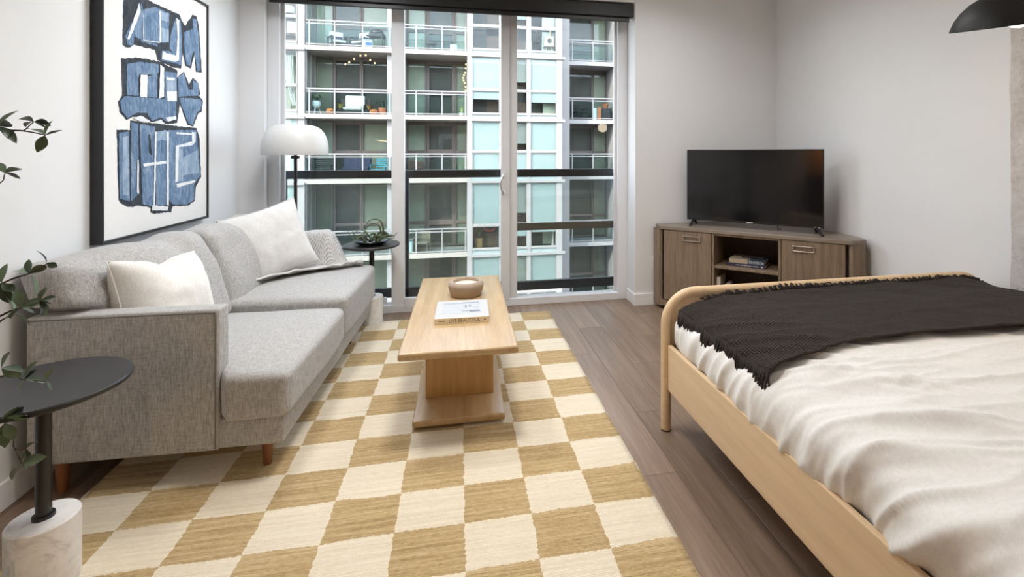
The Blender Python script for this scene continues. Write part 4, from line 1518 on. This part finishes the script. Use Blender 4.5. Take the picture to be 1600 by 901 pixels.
def fb(name, x0, x1, y0, y1, z0, z1, mat, parent=bld, bev=0.):
    return MB().box(x0, x1, y0 - FY, y1 - FY, z0 + 9.9, z1 + 9.9, bevel=bev, seg=1).build(name, mat, parent)
LV = [-9.72, -6.50, -3.28, .17, 3.06, 6.06, 9.06, 12.06]
ZB, ZT = -9.9, 12.3
# piers and the solid ends of the block
for x0, x1, y0, y1 in ((-6.90, -6.62, FY, 25.0), (.38, .585, FY, 25.0), (4.62, 4.88, FY - .03, 26.3), (5.0, 5.58, 24.7, 26.3), (8.01, 8.43, 24.7, 26.3)):
    fb('pier', x0, x1, y0, y1, ZB, ZT, FPANEL)
fb('party_wall', -3.22, -2.48, 23.62, 25.0, ZB, ZT, FPANEL)
fb('end_wall', 8.75, 15.0, 24.9, 26.3, ZB, ZT, FPANEL)
fb('end_wall', -15.0, -9.9, FY, 25.0, ZB, ZT, FPANEL)
fb('core_wall', -15.0, 15.0, 26.5, 27.0, ZB, ZT, FPANEL)
for x0, x1 in ((1.885, 1.945), (3.19, 3.35), (2.34, 2.46)):
    fb('mullion', x0, x1, FY - .02, FY + .12, ZB, ZT, FMULL)
fb('recess_post', 4.88, 5.0, 24.6, 24.75, ZB, ZT, FMULL)
# panel joints on the piers are thin recessed strips
def win_unit(x0, x1, z0, z1, y, frame, fills, fw=.05, gl=GLASS_B):
    """one window: frame part, its pane, and what shows behind the glass"""
    m = MB()
    Y, O = y - FY, 9.9
    m.box(x0, x0 + fw, Y, Y + .08, z0 + O, z1 + O)
    m.box(x1 - fw, x1, Y, Y + .08, z0 + O, z1 + O)
    m.box(x0 + fw, x1 - fw, Y, Y + .08, z0 + O, z0 + fw + O)
    m.box(x0 + fw, x1 - fw, Y, Y + .08, z1 - fw + O, z1 + O)
    w = m.build('window', frame, bld)
    fb('pane', x0 + fw, x1 - fw, y + .03, y + .04, z0 + fw, z1 - fw, gl, w)
    for nm, a, b, c, d, mat, dy in fills:
        X0, X1 = x0 + (x1 - x0) * a, x0 + (x1 - x0) * b
        Z0_, Z1_ = z0 + (z1 - z0) * c, z0 + (z1 - z0) * d
        fb(nm, max(X0, x0 + .01), min(X1, x1 - .01), y + dy, y + dy + .02, Z0_, Z1_, mat, w)
    return w
FULL_A = [('blind', 0, 1, 0, 1, AQUA, .055)]
def fills_wide(f, low):
    if f < -5 or abs(f - .17) < .1 or f > 7:
        return FULL_A
    if abs(f - 6.06) < .1:
        return [('room_wall', 0, .55, 0, 1, DARKR, .9), ('room_wall', .55, 1, 0, .75 if low else 1, BROWNR, .7)]
    if not low:
        return FULL_A
    if abs(f - 3.06) < .1:
        return [('blind', 0, 1, .62, 1, AQUA, .055), ('room_wall', 0, .56, 0, .62, DARKR, .7), ('room_wall', .56, 1, 0, .62, BROWNR, .7)]
    return [('room_wall', 0, .55, 0, 1, DARKR, .9), ('room_wall', .55, 1, 0, .62, BROWNR, .7), ('room_wall', .55, 1, .62, 1, DARKR, .9)]
def fills_wide2(f, low):
    if f < -5 or abs(f - .17) < .1 or f > 7:
        return FULL_A
    if abs(f - 6.06) < .1:
        return [('room_wall', 0, .5, 0, 1, DARKR, .9), ('blind', .5, 1, 0, 1, AQUA, .5)]
    if not low:
        return FULL_A
    if abs(f - 3.06) < .1:
        return [('blind', 0, 1, .52, 1, AQUA, .055), ('room_wall', 0, .52, 0, .52, DARKR, .7), ('blind', .52, 1, 0, .52, CURT, .4)]
    return [('blind', 0, 1, .66, 1, AQUA, .055), ('room_wall', 0, .55, 0, .66, DARKR, .7), ('room_wall', .55, 1, 0, .66, CURT, .7)]
def fills_nar(f, low):
    if low:
        if f < -5 or abs(f - .17) < .1 or f > 7:
            return FULL_A
        if abs(f + 3.28) < .1:
            return [('blind', 0, 1, .5, 1, AQUA, .055), ('room_wall', 0, 1, 0, .5, BROWNR, .5)]
        return [('room_wall', 0, 1, .55, 1, DARKR, .7), ('room_wall', 0, 1, 0, .55, BROWNR, .5)]
    return [('blind', 0, 1, .25, 1, GREYSH, .13), ('room_wall', 0, 1, 0, .25, BROWNR, .5)]
def band_bay(x0, x1, f, c, splits, ext=.12):
    """one storey of curtain wall: band, spandrel, sill, lower lights, transom, upper lights"""
    fb('band', x0 - .02, x1 + ext, FY - .10, FY + .14, f - .235, f - .115, FMULL)
    for a, b, fn in splits:
        fb('spandrel', a, b, FY + .02, FY + .08, f - .115, f + .07, FSPAN)
        fb('sill', a, b, FY - .03, FY + .12, f + .07, f + .14, FMULL)
        win_unit(a, b, f + .14, f + 1.185, FY, FMULL, fn(f, True), .035)
        fb('transom', a, b, FY - .02, FY + .12, f + 1.185, f + 1.265, FMULL)
        win_unit(a, b, f + 1.265, c - .055, FY, FMULL, fn(f, False), .035)
    fb('floor_edge', x0, x1, FY + .13, FY + 1.3, f - .2, f - .02, FSLAB)
    fb('room_back_wall', x0, x1, FY + 1.3, FY + 1.4, f - .02, c, DARKR)
def fills_bay0(f, low):
    if abs(f - 3.06) < .1:
        return [('room_wall', 0, 1, 0, 1, OLIVE, .8)]
    if f > 5 and f < 7:
        return [('room_wall', 0, 1, 0, 1, BROWNR, .6)]
    return FULL_A
def railing(x0, x1, f, posts, y=FY + .06, mat=FRAIL):
    m = MB()
    Y, O = y - FY, 9.9
    for za, zb in ((1.085, 1.145), (.955, 1.0), (.055, .095)):
        m.box(x0, x1, Y, Y + .045, f + za + O, f + zb + O)
    r = m.build('railing', mat, bld)
    for px_ in posts:
        fb('post', px_ - .026, px_ + .026, y + .002, y + .043, f, f + 1.09, mat, r)
    P = [x0 - .02] + list(posts) + [x1 + .02]
    for a, b in zip(P, P[1:]):
        if b - a > .15:
            fb('glass_panel', a + .03, b - .03, y + .018, y + .026, f + .10, f + .95, GLASS_BR, r)
    return r
def back_wall(f, c, parts, y):
    for nm, x0, x1, mat, fr in parts:
        if nm == 'window':
            zs = f + 1.22
            low = AQUA if abs(f - 6.06) < .1 and False else None
            win_unit(x0, x1, f + .06, zs, y, FBROWN, [('shade', 0, 1, 0, 1, mat, .10)], fr)
            win_unit(x0, x1, zs, c - .12, y, FBROWN, [('shade', 0, 1, 0, 1, mat, .10)], fr)
        else:
            fb(nm, x0, x1, y, y + .1, f, c, mat)
    xs = [p[1] for p in parts] + [p[2] for p in parts]
    fb('back_lintel', min(xs), max(xs), y + .01, y + .12, c - .12, c, FBROWN)
for i in range(1, len(LV) - 1):
    f, c = LV[i], LV[i + 1] - .18
    # left glazed bay
    band_bay(-9.9, -6.90, f, c, ((-7.80, -6.92, fills_bay0), (-8.8, -7.82, fills_bay0), (-9.88, -8.82, fills_bay0)), .3)
    # first balcony
    fb('balcony_slab', -6.62, -2.75, FY, 25.0, f - .20, f, FSLAB)
    railing(-6.60, -2.80, f, (-6.45, -5.40, -4.23, -3.08, -2.86))
    win_unit(-6.62, -5.80, f + .05, c - .05, 24.9, FBROWN, [('curtain', 0, 1, 0, 1, CURT if i % 2 else OLIVE, .10)], .05)
    back_wall(f, c, (('window', -5.78, -4.56, DARKR, .07), ('window', -4.54, -3.22, OLIVE if i != 4 else DARKR, .06)), 24.9)
    # glazed cheek on the left of the balcony
    m = MB()
    for ya, yb in ((FY + .10, FY + .16), (FY + .78, FY + .86), (FY + 1.50, FY + 1.58)):
        m.box(-6.615, -6.56, ya - FY, yb - FY, f + 9.9, c + 9.9)
    ck = m.build('side_glazing', FMULL, bld)
    fb('pane', -6.600, -6.585, FY + .1, FY + 1.58, f + .05, c, GLASS_B, ck)
    # second balcony
    fb('balcony_slab', -2.65, .38, FY, 25.0, f - .20, f, FSLAB)
    railing(-2.60, .37, f, (-1.916, -.763, .292))
    back_wall(f, c, (('window', -2.48, -1.56, CURT, .07), ('window', -1.54, -.22, DARKR, .12), ('window', -.20, .41, OLIVE, .06)), 24.9)
    # glazed bays
    band_bay(.585, 2.34, f, c, ((.60, 1.885, fills_wide), (1.945, 2.335, fills_nar)), .0)
    band_bay(2.46, 4.62, f, c, ((2.465, 3.19, fills_nar), (3.35, 4.62, fills_wide2)), .40)
    # right, recessed balcony
    fb('balcony_slab', 5.58, 8.01, 24.7, 26.35, f - .20, f, FPANEL)
    railing(5.60, 8.0, f, (5.74, 6.84, 7.93), 24.76)
    back_wall(f, c, (('window', 5.62, 7.22, DARKR, .07), ('window', 7.24, 8.0, OLIVE, .05)), 26.2)
m = MB()
for x0, x1, z0, z1 in ((-13, -1.80, -9.9, 9), (3.0, 15, -9.9, 9), (-1.80, 3.0, -9.9, -.14), (-1.80, 3.0, 3.07, 9)):
    m.box(x0, x1, 4.20, 4.44, z0, z1)
ow = m.build('wall_exterior', plain('own_building_cladding', (.17, .155, .14), .8, var=.15, scale=2))
ow['kind'] = 'structure'
gr = MB().box(-60, 60, 6, 60, -10.2, -9.9).build('street', plain('street_asphalt', (.10, .10, .10), .9))
gr['kind'] = 'structure'
gr['label'] = 'grey street far below the window'

# ---- things on the balconies and behind the glass
def rel(t):
    def b(name, x0, x1, y0, y1, z0, z1, mat, bev=.01, parent=None, R=None):
        return MB().box(x0, x1, y0, y1, z0, z1, bevel=bev, seg=1, mat=R).build(name, mat, parent or t)
    return b
DKW = plain('dark_chair_wood', (.03, .024, .02), .5)
CUSH = plain('white_outdoor_cushion', (.72, .71, .69), .8)
NAVY = plain('navy_cushion', (.025, .028, .06), .8)
ORNG = plain('pumpkin_orange', (.62, .16, .03), .5, var=.1)
TERR = plain('terracotta_clay', (.52, .17, .08), .8, var=.08)
TEAL = plain('teal_chair_paint', (.03, .25, .33), .5)
GRILLB = plain('grill_black', (.015, .015, .017), .5)
WHP = plain('white_plastic', (.74, .75, .76), .5)
BLP = plain('blue_label', (.04, .12, .45), .5)
WOODP = plain('woven_basket', (.40, .24, .09), .8, var=.2, scale=40)

def lounge_chair(x, y, z, rz, label, cushion=CUSH, back=NAVY, grp=None):
    t = thing('patio_chair', label, 'chair', (x, y, z), rz, grp)
    b = rel(t)
    for sx in (-.33, .33):
        b('leg', sx - .025, sx + .025, -.33, -.28, 0, .55, DKW)
        b('leg', sx - .025, sx + .025, .28, .33, 0, .62, DKW)
        b('armrest', sx - .035, sx + .035, -.36, .36, .55, .585, DKW)
    b('seat_frame', -.32, .32, -.30, .30, .25, .29, DKW)
    b('seat_cushion', -.30, .30, -.30, .26, .29, .41, cushion, .03)
    b('back_cushion', -.30, .30, .20, .32, .40, .86, cushion, .03)
    b('lumbar_pillow', -.25, .25, .12, .20, .41, .64, back, .03)
    return t
lounge_chair(-5.45, 24.15, 6.06, .5, 'patio chair with white cushions at the left of the top left balcony')
lounge_chair(-4.45, 24.15, 6.06, -.55, 'patio chair with white cushions in the middle of the top left balcony')
g = thing('barbecue_grill', 'black barbecue grill at the right end of the top left balcony', 'grill', (-3.72, 24.1, 6.06), -.15)
b = rel(g)
for sx, sy in ((-.28, -.2), (.28, -.2), (-.28, .2), (.28, .2)):
    b('leg', sx - .025, sx + .025, sy - .025, sy + .025, 0, .65, GRILLB)
b('firebox', -.33, .33, -.24, .24, .62, .80, GRILLB, .03)
MB().lathe([(.30, .80), (.29, .88), (.22, .96), (.10, 1.0), (0, 1.0)], 20).build('lid', GRILLB, g, smooth=50)
b('side_shelf', -.50, -.33, -.2, .2, .70, .73, GRILLB)
bx = thing('supply_bucket', 'white tub with a blue label in front of the barbecue grill', 'tub', (-4.05, 23.72, 6.06))
b = rel(bx)
b('tub', -.19, .19, -.14, .14, 0, .38, WHP, .03)
b('label', -.10, .17, -.146, -.14, .08, .28, BLP, 0)
b('lid', -.20, .20, -.15, .15, .38, .41, WHP)
st = thing('patio_stool', 'round dark slatted stool on the top middle balcony', 'stool', (-1.27, 24.1, 6.06))
MB().lathe([(0, .40), (.24, .40), (.25, .43), (.25, .46), (0, .47)], 24).build('seat', plain('grey_stool_slats', (.10, .09, .08), .6), st, smooth=40)
for k in range(4):
    a = PI / 4 + k * PI / 2
    MB().cyl((.20 * math.cos(a), .20 * math.sin(a), 0), (.18 * math.cos(a), .18 * math.sin(a), .41), .02, seg=8).build('leg', DKW, st)
def leafy(t, n, z0, rad, hgt, mat, seed, lw=.10, droop=0.):
    r = random.Random(seed)
    for k in range(n):
        a = r.uniform(0, 2 * PI)
        R = rad * r.uniform(.4, 1)
        h_ = hgt * r.uniform(.5, 1)
        P0 = Vector((.02 * math.cos(a), .02 * math.sin(a), z0))
        P1 = Vector((R * .5 * math.cos(a), R * .5 * math.sin(a), z0 + h_))
        P2 = Vector((R * math.cos(a), R * math.sin(a), z0 + h_ * (1 - droop) ))
        sd = Vector((-math.sin(a), math.cos(a), 0)) * lw / 2
        m = MB()
        pts = [(P0, .25), (P1, 1), (P1.lerp(P2, .6), .8), (P2, .05)]
        rows_ = [[m.bm.verts.new(p - sd * w), m.bm.verts.new(p + sd * w + Vector((0, 0, .01)))] for p, w in pts]
        for q, w in zip(rows_, rows_[1:]):
            m.bm.faces.new((q[0], q[1], w[1], w[0]))
        m.build('leaf', mat, t)
def planter(name, label, loc, r0, r1, h_, mat, n, rad, hgt, lmat, seed, cat='planter'):
    t = thing(name, label, cat, loc)
    MB().lathe([(0, 0), (r0, 0), (r1, h_), (r1 - .03, h_), (r0 - .02, .05), (0, .05)], 20).build('pot', mat, t, smooth=40)
    MB().lathe([(0, h_ - .04), (r1 - .03, h_ - .04), (r1 - .03, h_ - .06), (0, h_ - .06)], 14).build('soil', DARKR, t)
    leafy(t, n, h_ - .04, rad, hgt, lmat, seed)
    return t
planter('white_planter', 'white square-shouldered planter with sparse stalks on the top middle balcony', (-.22, 23.6, 6.06), .17, .19, .32, WHP, 4, .25, .30, LEAF2, 3)
pl = thing('planter_stand', 'fern in a white egg-shaped pot on legs on the second left balcony', 'planter', (-6.25, 23.75, 3.06))
MB().lathe([(0, .28), (.10, .30), (.17, .40), (.18, .50), (.15, .60), (.12, .60), (.0, .55)], 20).build('pot', WHP, pl, smooth=50)
for k in range(3):
    a = k * 2.09 + .4
    MB().cyl((.20 * math.cos(a), .20 * math.sin(a), 0), (.08 * math.cos(a), .08 * math.sin(a), .34), .016, seg=8).build('leg', WHP, pl)
leafy(pl, 22, .58, .42, .34, LEAF, 5, .09, .35)
def pumpkin(loc, label, s=1.0):
    t = thing('pumpkin', label, 'pumpkin', loc, 0, 'carved pumpkins on the second left balcony')
    m = MB()
    seg = 32
    prof = [(0, .01), (.10, .0), (.17, .05), (.20, .13), (.175, .21), (.10, .25), (.03, .235), (0, .23)]
    m.lathe(prof, seg)
    for v in m.bm.verts:
        a = math.atan2(v.co.y, v.co.x)
        k = 1 - .07 * abs(math.cos(a * 5))
        v.co.x *= k * s
        v.co.y *= k * s
        v.co.z *= s
    m.build('shell', ORNG, t, smooth=True)
    MB().cyl((0, 0, .22 * s), (.02, 0, .30 * s), .022, .014, 8).build('stalk', LEAF2, t)
    m = MB()
    for x_ in (-.065, .065):
        m.prism([(x_ - .03, .14), (x_ + .03, .14), (x_, .185)], -.004, .004)
    m.prism([(-.09, .085), (.09, .085), (.05, .05), (-.05, .05)], -.004, .004)
    for v in m.bm.verts:
        v.co = Vector((v.co.x * s, -.192 * s + v.co.z, v.co.y * s))
    m.build('carved_face', DARKR, t)
    return t
pumpkin((-5.62, 23.58, 3.06), 'carved pumpkin left of the middle on the second left balcony')
pumpkin((-3.78, 23.58, 3.06), 'carved pumpkin at the right on the second left balcony')
planter('terracotta_pot', 'terracotta pot with a wispy plant at the right of the second left balcony', (-3.42, 23.75, 3.06), .15, .20, .34, TERR, 9, .28, .38, LEAF2, 9)
sf = thing('patio_bench', 'dark bench stacked with white cushions on the second left balcony', 'bench', (-4.72, 24.1, 3.06))
b = rel(sf)
b('seat', -.65, .65, -.30, .30, .12, .24, DKW)
b('backrest', -.65, .65, .30, .38, .12, .80, DKW)
for sx in (-.6, .6):
    b('leg', sx - .04, sx + .04, -.28, .36, 0, .12, DKW)
b('cushion', -.45, .35, -.28, .2, .24, .36, CUSH, .03)
b('cushion', -.35, .40, -.20, .22, .36, .48, CUSH, .03)
b('cushion', -.42, .42, .16, .30, .50, .92, CUSH, .03)
planter('flower_pot', 'dark pot of yellow flowers left of the cushioned bench', (-5.28, 23.9, 3.06), .14, .17, .28, GRILLB, 14, .22, .30, plain('yellow_flower', (.42, .36, .06), .7, var=.3), 17)
planter('flower_pot', 'dark pot of orange flowers right of the cushioned bench', (-4.05, 23.9, 3.06), .12, .15, .26, GRILLB, 14, .22, .30, plain('orange_flower', (.5, .24, .07), .7, var=.3), 19)
planter('flower_pot', 'small pot of pale yellow flowers at the end of the middle balcony', (.14, 23.55, 3.06), .10, .13, .15, WHP, 16, .20, .32, plain('pale_yellow_flower', (.62, .60, .25), .7, var=.2), 23)
def arm_chair(x, y, z, rz, label, mat, w=.34):
    t = thing('patio_chair', label, 'chair', (x, y, z), rz)
    b = rel(t)
    for sx in (-w, w):
        for sy in (-.28, .28):
            b('leg', sx - .018, sx + .018, sy - .018, sy + .018, 0, .62 if sy < 0 else .9, mat)
        b('armrest', sx - .025, sx + .025, -.30, .30, .60, .635, mat)
    b('seat', -w, w, -.29, .29, .38, .42, mat)
    for k in range(5):
        b('back_slat', -w, w, .265, .295, .50 + k * .085, .555 + k * .085, mat)
    return t
arm_chair(-5.95, 24.0, .17, .5, 'black metal chair at the left of the third left balcony', GRILLB)
arm_chair(-3.55, 24.0, .17, -.35, 'teal metal chair at the right of the third left balcony', TEAL)
so = thing('patio_sofa', 'dark outdoor sofa in the middle of the third left balcony', 'sofa', (-4.65, 24.2, .17))
b = rel(so)
b('base', -.62, .62, -.32, .32, .05, .36, GRILLB, .02)
b('backrest', -.62, .62, .22, .34, .36, .92, NAVY, .05)
b('seat_cushion', -.58, .58, -.32, .22, .36, .50, NAVY, .04)
for sx in (-.58, .58):
    b('foot', sx - .04, sx + .04, -.28, .28, 0, .05, GRILLB)
so2 = thing('patio_sofa', 'brown outdoor sofa at the left of the third middle balcony', 'sofa', (-2.05, 24.2, .17), .2)
b = rel(so2)
b('base', -.35, .45, -.32, .32, .05, .36, BROWNR, .02)
b('backrest', -.35, .45, .22, .34, .36, .80, BROWNR, .05)
b('foot', -.33, .43, -.28, .28, 0, .05, GRILLB)
arm_chair(-1.72, 24.0, -3.28, -.2, 'wooden patio chair on the lowest middle balcony', plain('tan_chair_wood', (.30, .24, .17), .6), .32)
tb2 = thing('storage_tub', 'pale plastic tub beside the wooden chair on the lowest middle balcony', 'tub', (-2.30, 23.8, -3.28))
b = rel(tb2)
b('tub', -.20, .20, -.18, .18, 0, .55, WHP, .03)
b('lid', -.21, .21, -.19, .19, .55, .62, plain('grey_lid', (.2, .2, .21), .5), .01)
# string lights
def string_lights(pts, label, n):
    t = thing('string_lights', label, 'lights', pts[0])
    P = [Vector(p) - Vector(pts[0]) for p in smooth_path(pts, 10)]
    MB().tube(P, .008, 5).build('cord', DKW, t)
    WB = MATS.get('warm_string_bulb') or emit('warm_string_bulb', (1.0, .78, .42), 1.6)
    for k in range(n):
        p = P[int((k + .5) / n * (len(P) - 1))]
        MB().lathe([(0, -.055), (.035, -.035), (.045, 0), (.025, .035), (0, .045)], 8, (p.x, p.y, p.z - .05)).build('bulb', WB, t, smooth=True)
string_lights([(-5.15, 24.0, 5.40), (-4.9, 23.9, 5.52), (-4.55, 23.7, 5.70), (-4.2, 23.6, 5.83), (-3.95, 23.8, 5.62), (-3.7, 24.0, 5.46)], 'string of small bulbs under the ceiling of the second left balcony', 7)
string_lights([(.34, 24.2, 5.75), (.30, 24.2, 5.30), (.20, 24.2, 5.0), (.30, 24.2, 4.7), (.32, 24.2, 4.3)], 'string of warm bulbs hanging at the right of the second middle balcony', 9)
# right recessed balcony, second storey: boxes and bags
for x_, w_2, h_, m_, lab in ((7.02, .16, .62, WHP, 'white carton at the left of the row on the right balcony'), (7.24, .22, .66, TERR, 'rust coloured carton in the row on the right balcony'), (7.62, .48, .60, plain('dark_brown_crate', (.05, .035, .04), .6), 'dark crate at the right of the row on the right balcony')):
    t = thing('carton', lab, 'box', (x_, 25.15, 3.06))
    b = rel(t)
    b('body', -w_2 / 2, w_2 / 2, -.18, .18, 0, h_, m_, .01)
    b('flap', -w_2 / 2 + .01, w_2 / 2 - .01, -.17, .17, h_, h_ + .02, m_, 0)
t = thing('clay_pot', 'rust coloured pot resting on the dark crate of the right balcony', 'pot', (7.62, 25.15, 3.683))
MB().lathe([(0, 0), (.12, 0), (.17, .24), (.14, .24), (.10, .03), (0, .03)], 16).build('body', TERR, t, smooth=40)
MB().lathe([(.17, .20), (.185, .20), (.185, .26), (.15, .26), (.15, .24)], 16).build('rim', TERR, t, smooth=40)
arm_chair(6.25, 25.3, 3.06, .4, 'dark metal chair at the left of the second right balcony', GRILLB)
# behind the glazed bays
wp = planter('potted_plant', 'bushy plant in a woven basket behind the lower bay window', (.93, 23.75, -3.25), .16, .20, .55, WOODP, 26, .38, .62, LEAF, 31, 'plant')
gl_ = thing('paper_garland', 'red paper garland hanging behind the lower bay window', 'garland', (1.42, 23.62, -2.27))
MB().tube(smooth_path([(-.24, 0, .05), (-.18, 0, -.05), (0, 0, -.09), (.18, 0, -.05), (.24, 0, .05)], 6), .05, 10).build('paper_tube', plain('red_paper', (.45, .08, .06), .6), gl_, smooth=True)
MB().tube([(-.24, 0, .05), (-.26, 0, .14)], .006, 6).build('ribbon', WHP, gl_)
lc = thing('curtain', 'gathered white curtain tied back in the left glazed bay', 'curtain', (-7.35, FY + .34, 3.2))
def curt(u, v):
    # v: 0 at the head, 1 at the hem
    tie = math.exp(-((v - .98) / .22) ** 2) * 0 + min(1, v ** 1.4)
    x0, x1 = -.22, .20
    x = x0 + (x1 - x0) * u * (1 - .62 * tie) + tie * .36
    return Vector((x, .035 * math.sin(u * 34), 2.45 - v * 2.25))
m = MB().grid(curt, 60, 24)
c_ = m.build('drape', plain('white_sheer', (.62, .64, .60), .8), lc, smooth=True)
sm = c_.modifiers.new('thickness', 'SOLIDIFY')
sm.thickness = .01
MB().cyl((-.40, 0, 2.47), (.42, 0, 2.47), .015, seg=8).build('rod', DKW, lc)
ch = thing('dining_chair', 'brown chair with a white towel behind the top left glazed bay', 'chair', (-7.35, 23.85, 6.06 + .02), .3)
b = rel(ch)
b('seat', -.28, .28, -.25, .25, .42, .48, BROWNR)
b('backrest', -.28, .28, -.28, -.24, .48, 1.0, plain('brown_chair_back', (.20, .14, .10), .7), .02)
for sx in (-.25, .25):
    for sy in (-.22, .22):
        b('leg', sx - .02, sx + .02, sy - .02, sy + .02, 0, .42, DKW)
b('towel', -.12, .22, -.30, -.285, .55, 1.03, WHP, .004)
lsh = thing('table_lamp', 'table lamp with a broad white shade in the top left glazed bay', 'lamp', (-7.42, 24.0, 7.25))
MB().lathe([(.26, .30), (.27, .30), (.27, .58), (.22, .62), (0, .62)], 24).build('shade', WHP, lsh, smooth=40)
MB().cyl((0, 0, 0), (0, 0, .45), .03, seg=10).build('stem', DKW, lsh)
MB().lathe([(0, 0), (.12, 0), (.10, .03), (0, .03)], 16).build('base', DKW, lsh)
sb = thing('sideboard', 'brown sideboard under the table lamp in the top left glazed bay', 'cabinet', (-7.42, 24.12, 6.06))
rel(sb)('body', -.45, .45, -.2, .2, .1, 1.19, BROWNR, .02)
rel(sb)('foot', -.42, .42, -.18, .18, 0, .1, DKW)
cat_t = thing('cat_tree', 'cream carpeted cat tree behind the top bay window beside the right pier', 'cat tree', (4.32, 23.72, 6.04))
CR = plain('cream_carpet', (.56, .48, .34), .95, var=.12)
b = rel(cat_t)
for sx in (-.14, .14):
    MB().cyl((sx, 0, .04), (sx, 0, .42), .045, seg=12).build('post', CR, cat_t)
b('base', -.25, .25, -.18, .18, 0, .05, CR)
b('house', -.24, .24, -.16, .16, .46, .98, CR, .04)
MB().cyl((0, -.17, .74), (0, -.158, .74), .12, seg=20).build('entrance', DARKR, cat_t)
MB().cyl((.06, 0, .98), (.06, 0, 1.30), .05, seg=12).build('upper_post', CR, cat_t)
b('perch', -.12, .24, -.15, .15, 1.30, 1.38, CR, .03)
b('platform', -.28, .28, -.18, .18, .42, .46, DKW)
dk = thing('desk', 'dark desk with a pale front behind the top bay window', 'desk', (3.55, 24.0, 6.06))
b = rel(dk)
b('worktop', -.75, .45, -.2, .3, .70, .76, DKW)
b('front_panel', -.70, -.05, -.19, -.15, .10, .70, plain('pale_desk_front', (.40, .34, .27), .6))
for sx in (-.7, .4):
    b('leg', sx - .03, sx + .03, -.18, .28, 0, .70, DKW)
for k, (x_, h_, lab) in enumerate(((3.62, .34, 'leftmost dark bottle on the desk behind the top bay window'), (3.72, .46, 'tallest dark bottle on the desk behind the top bay window'), (3.82, .30, 'shortest dark bottle on the desk behind the top bay window'), (3.93, .38, 'rightmost dark bottle on the desk behind the top bay window'))):
    t = thing('bottle', lab, 'bottle', (x_, 23.95, 6.821), 0, 'bottles on the desk')
    MB().lathe([(0, 0), (.04, 0), (.042, h_ * .55), (.015, h_ * .72), (.014, h_ * .94), (0, h_ * .94)], 12).build('body', GRILLB, t, smooth=40)
    MB().cyl((0, 0, h_ * .93), (0, 0, h_), .017, seg=10).build('cap', SILVER, t)
mo = thing('monitor', 'dark monitor on a desk behind the lower right bay window', 'monitor', (3.78, 23.85, -2.42))
b = rel(mo)
b('screen', -.34, .34, -.02, .02, .12, .52, GRILLB)
b('stand', -.04, .04, .0, .04, 0, .14, GRILLB)
b('base', -.14, .14, -.08, .08, -.02, 0, GRILLB)
dk2 = thing('desk', 'pale desk carrying the monitor behind the lower right bay window', 'desk', (3.98, 23.9, -3.28))
b = rel(dk2)
b('worktop', -.58, .58, -.2, .3, .80, .84, CUSH)
for sx in (-.55, .55):
    b('leg', sx - .03, sx + .03, -.18, .28, 0, .80, CUSH)
cp = thing('cup', 'pale cup standing on the desk right of the monitor', 'cup', (4.12, 23.75, -2.438))
MB().lathe([(0, 0), (.07, 0), (.085, .24), (.075, .24), (.06, .02), (0, .02)], 14).build('body', WHP, cp, smooth=40)
MB().tube([(.08, 0, .19), (.13, 0, .16), (.12, 0, .08), (.075, 0, .06)], .012, 6).build('handle', WHP, cp)
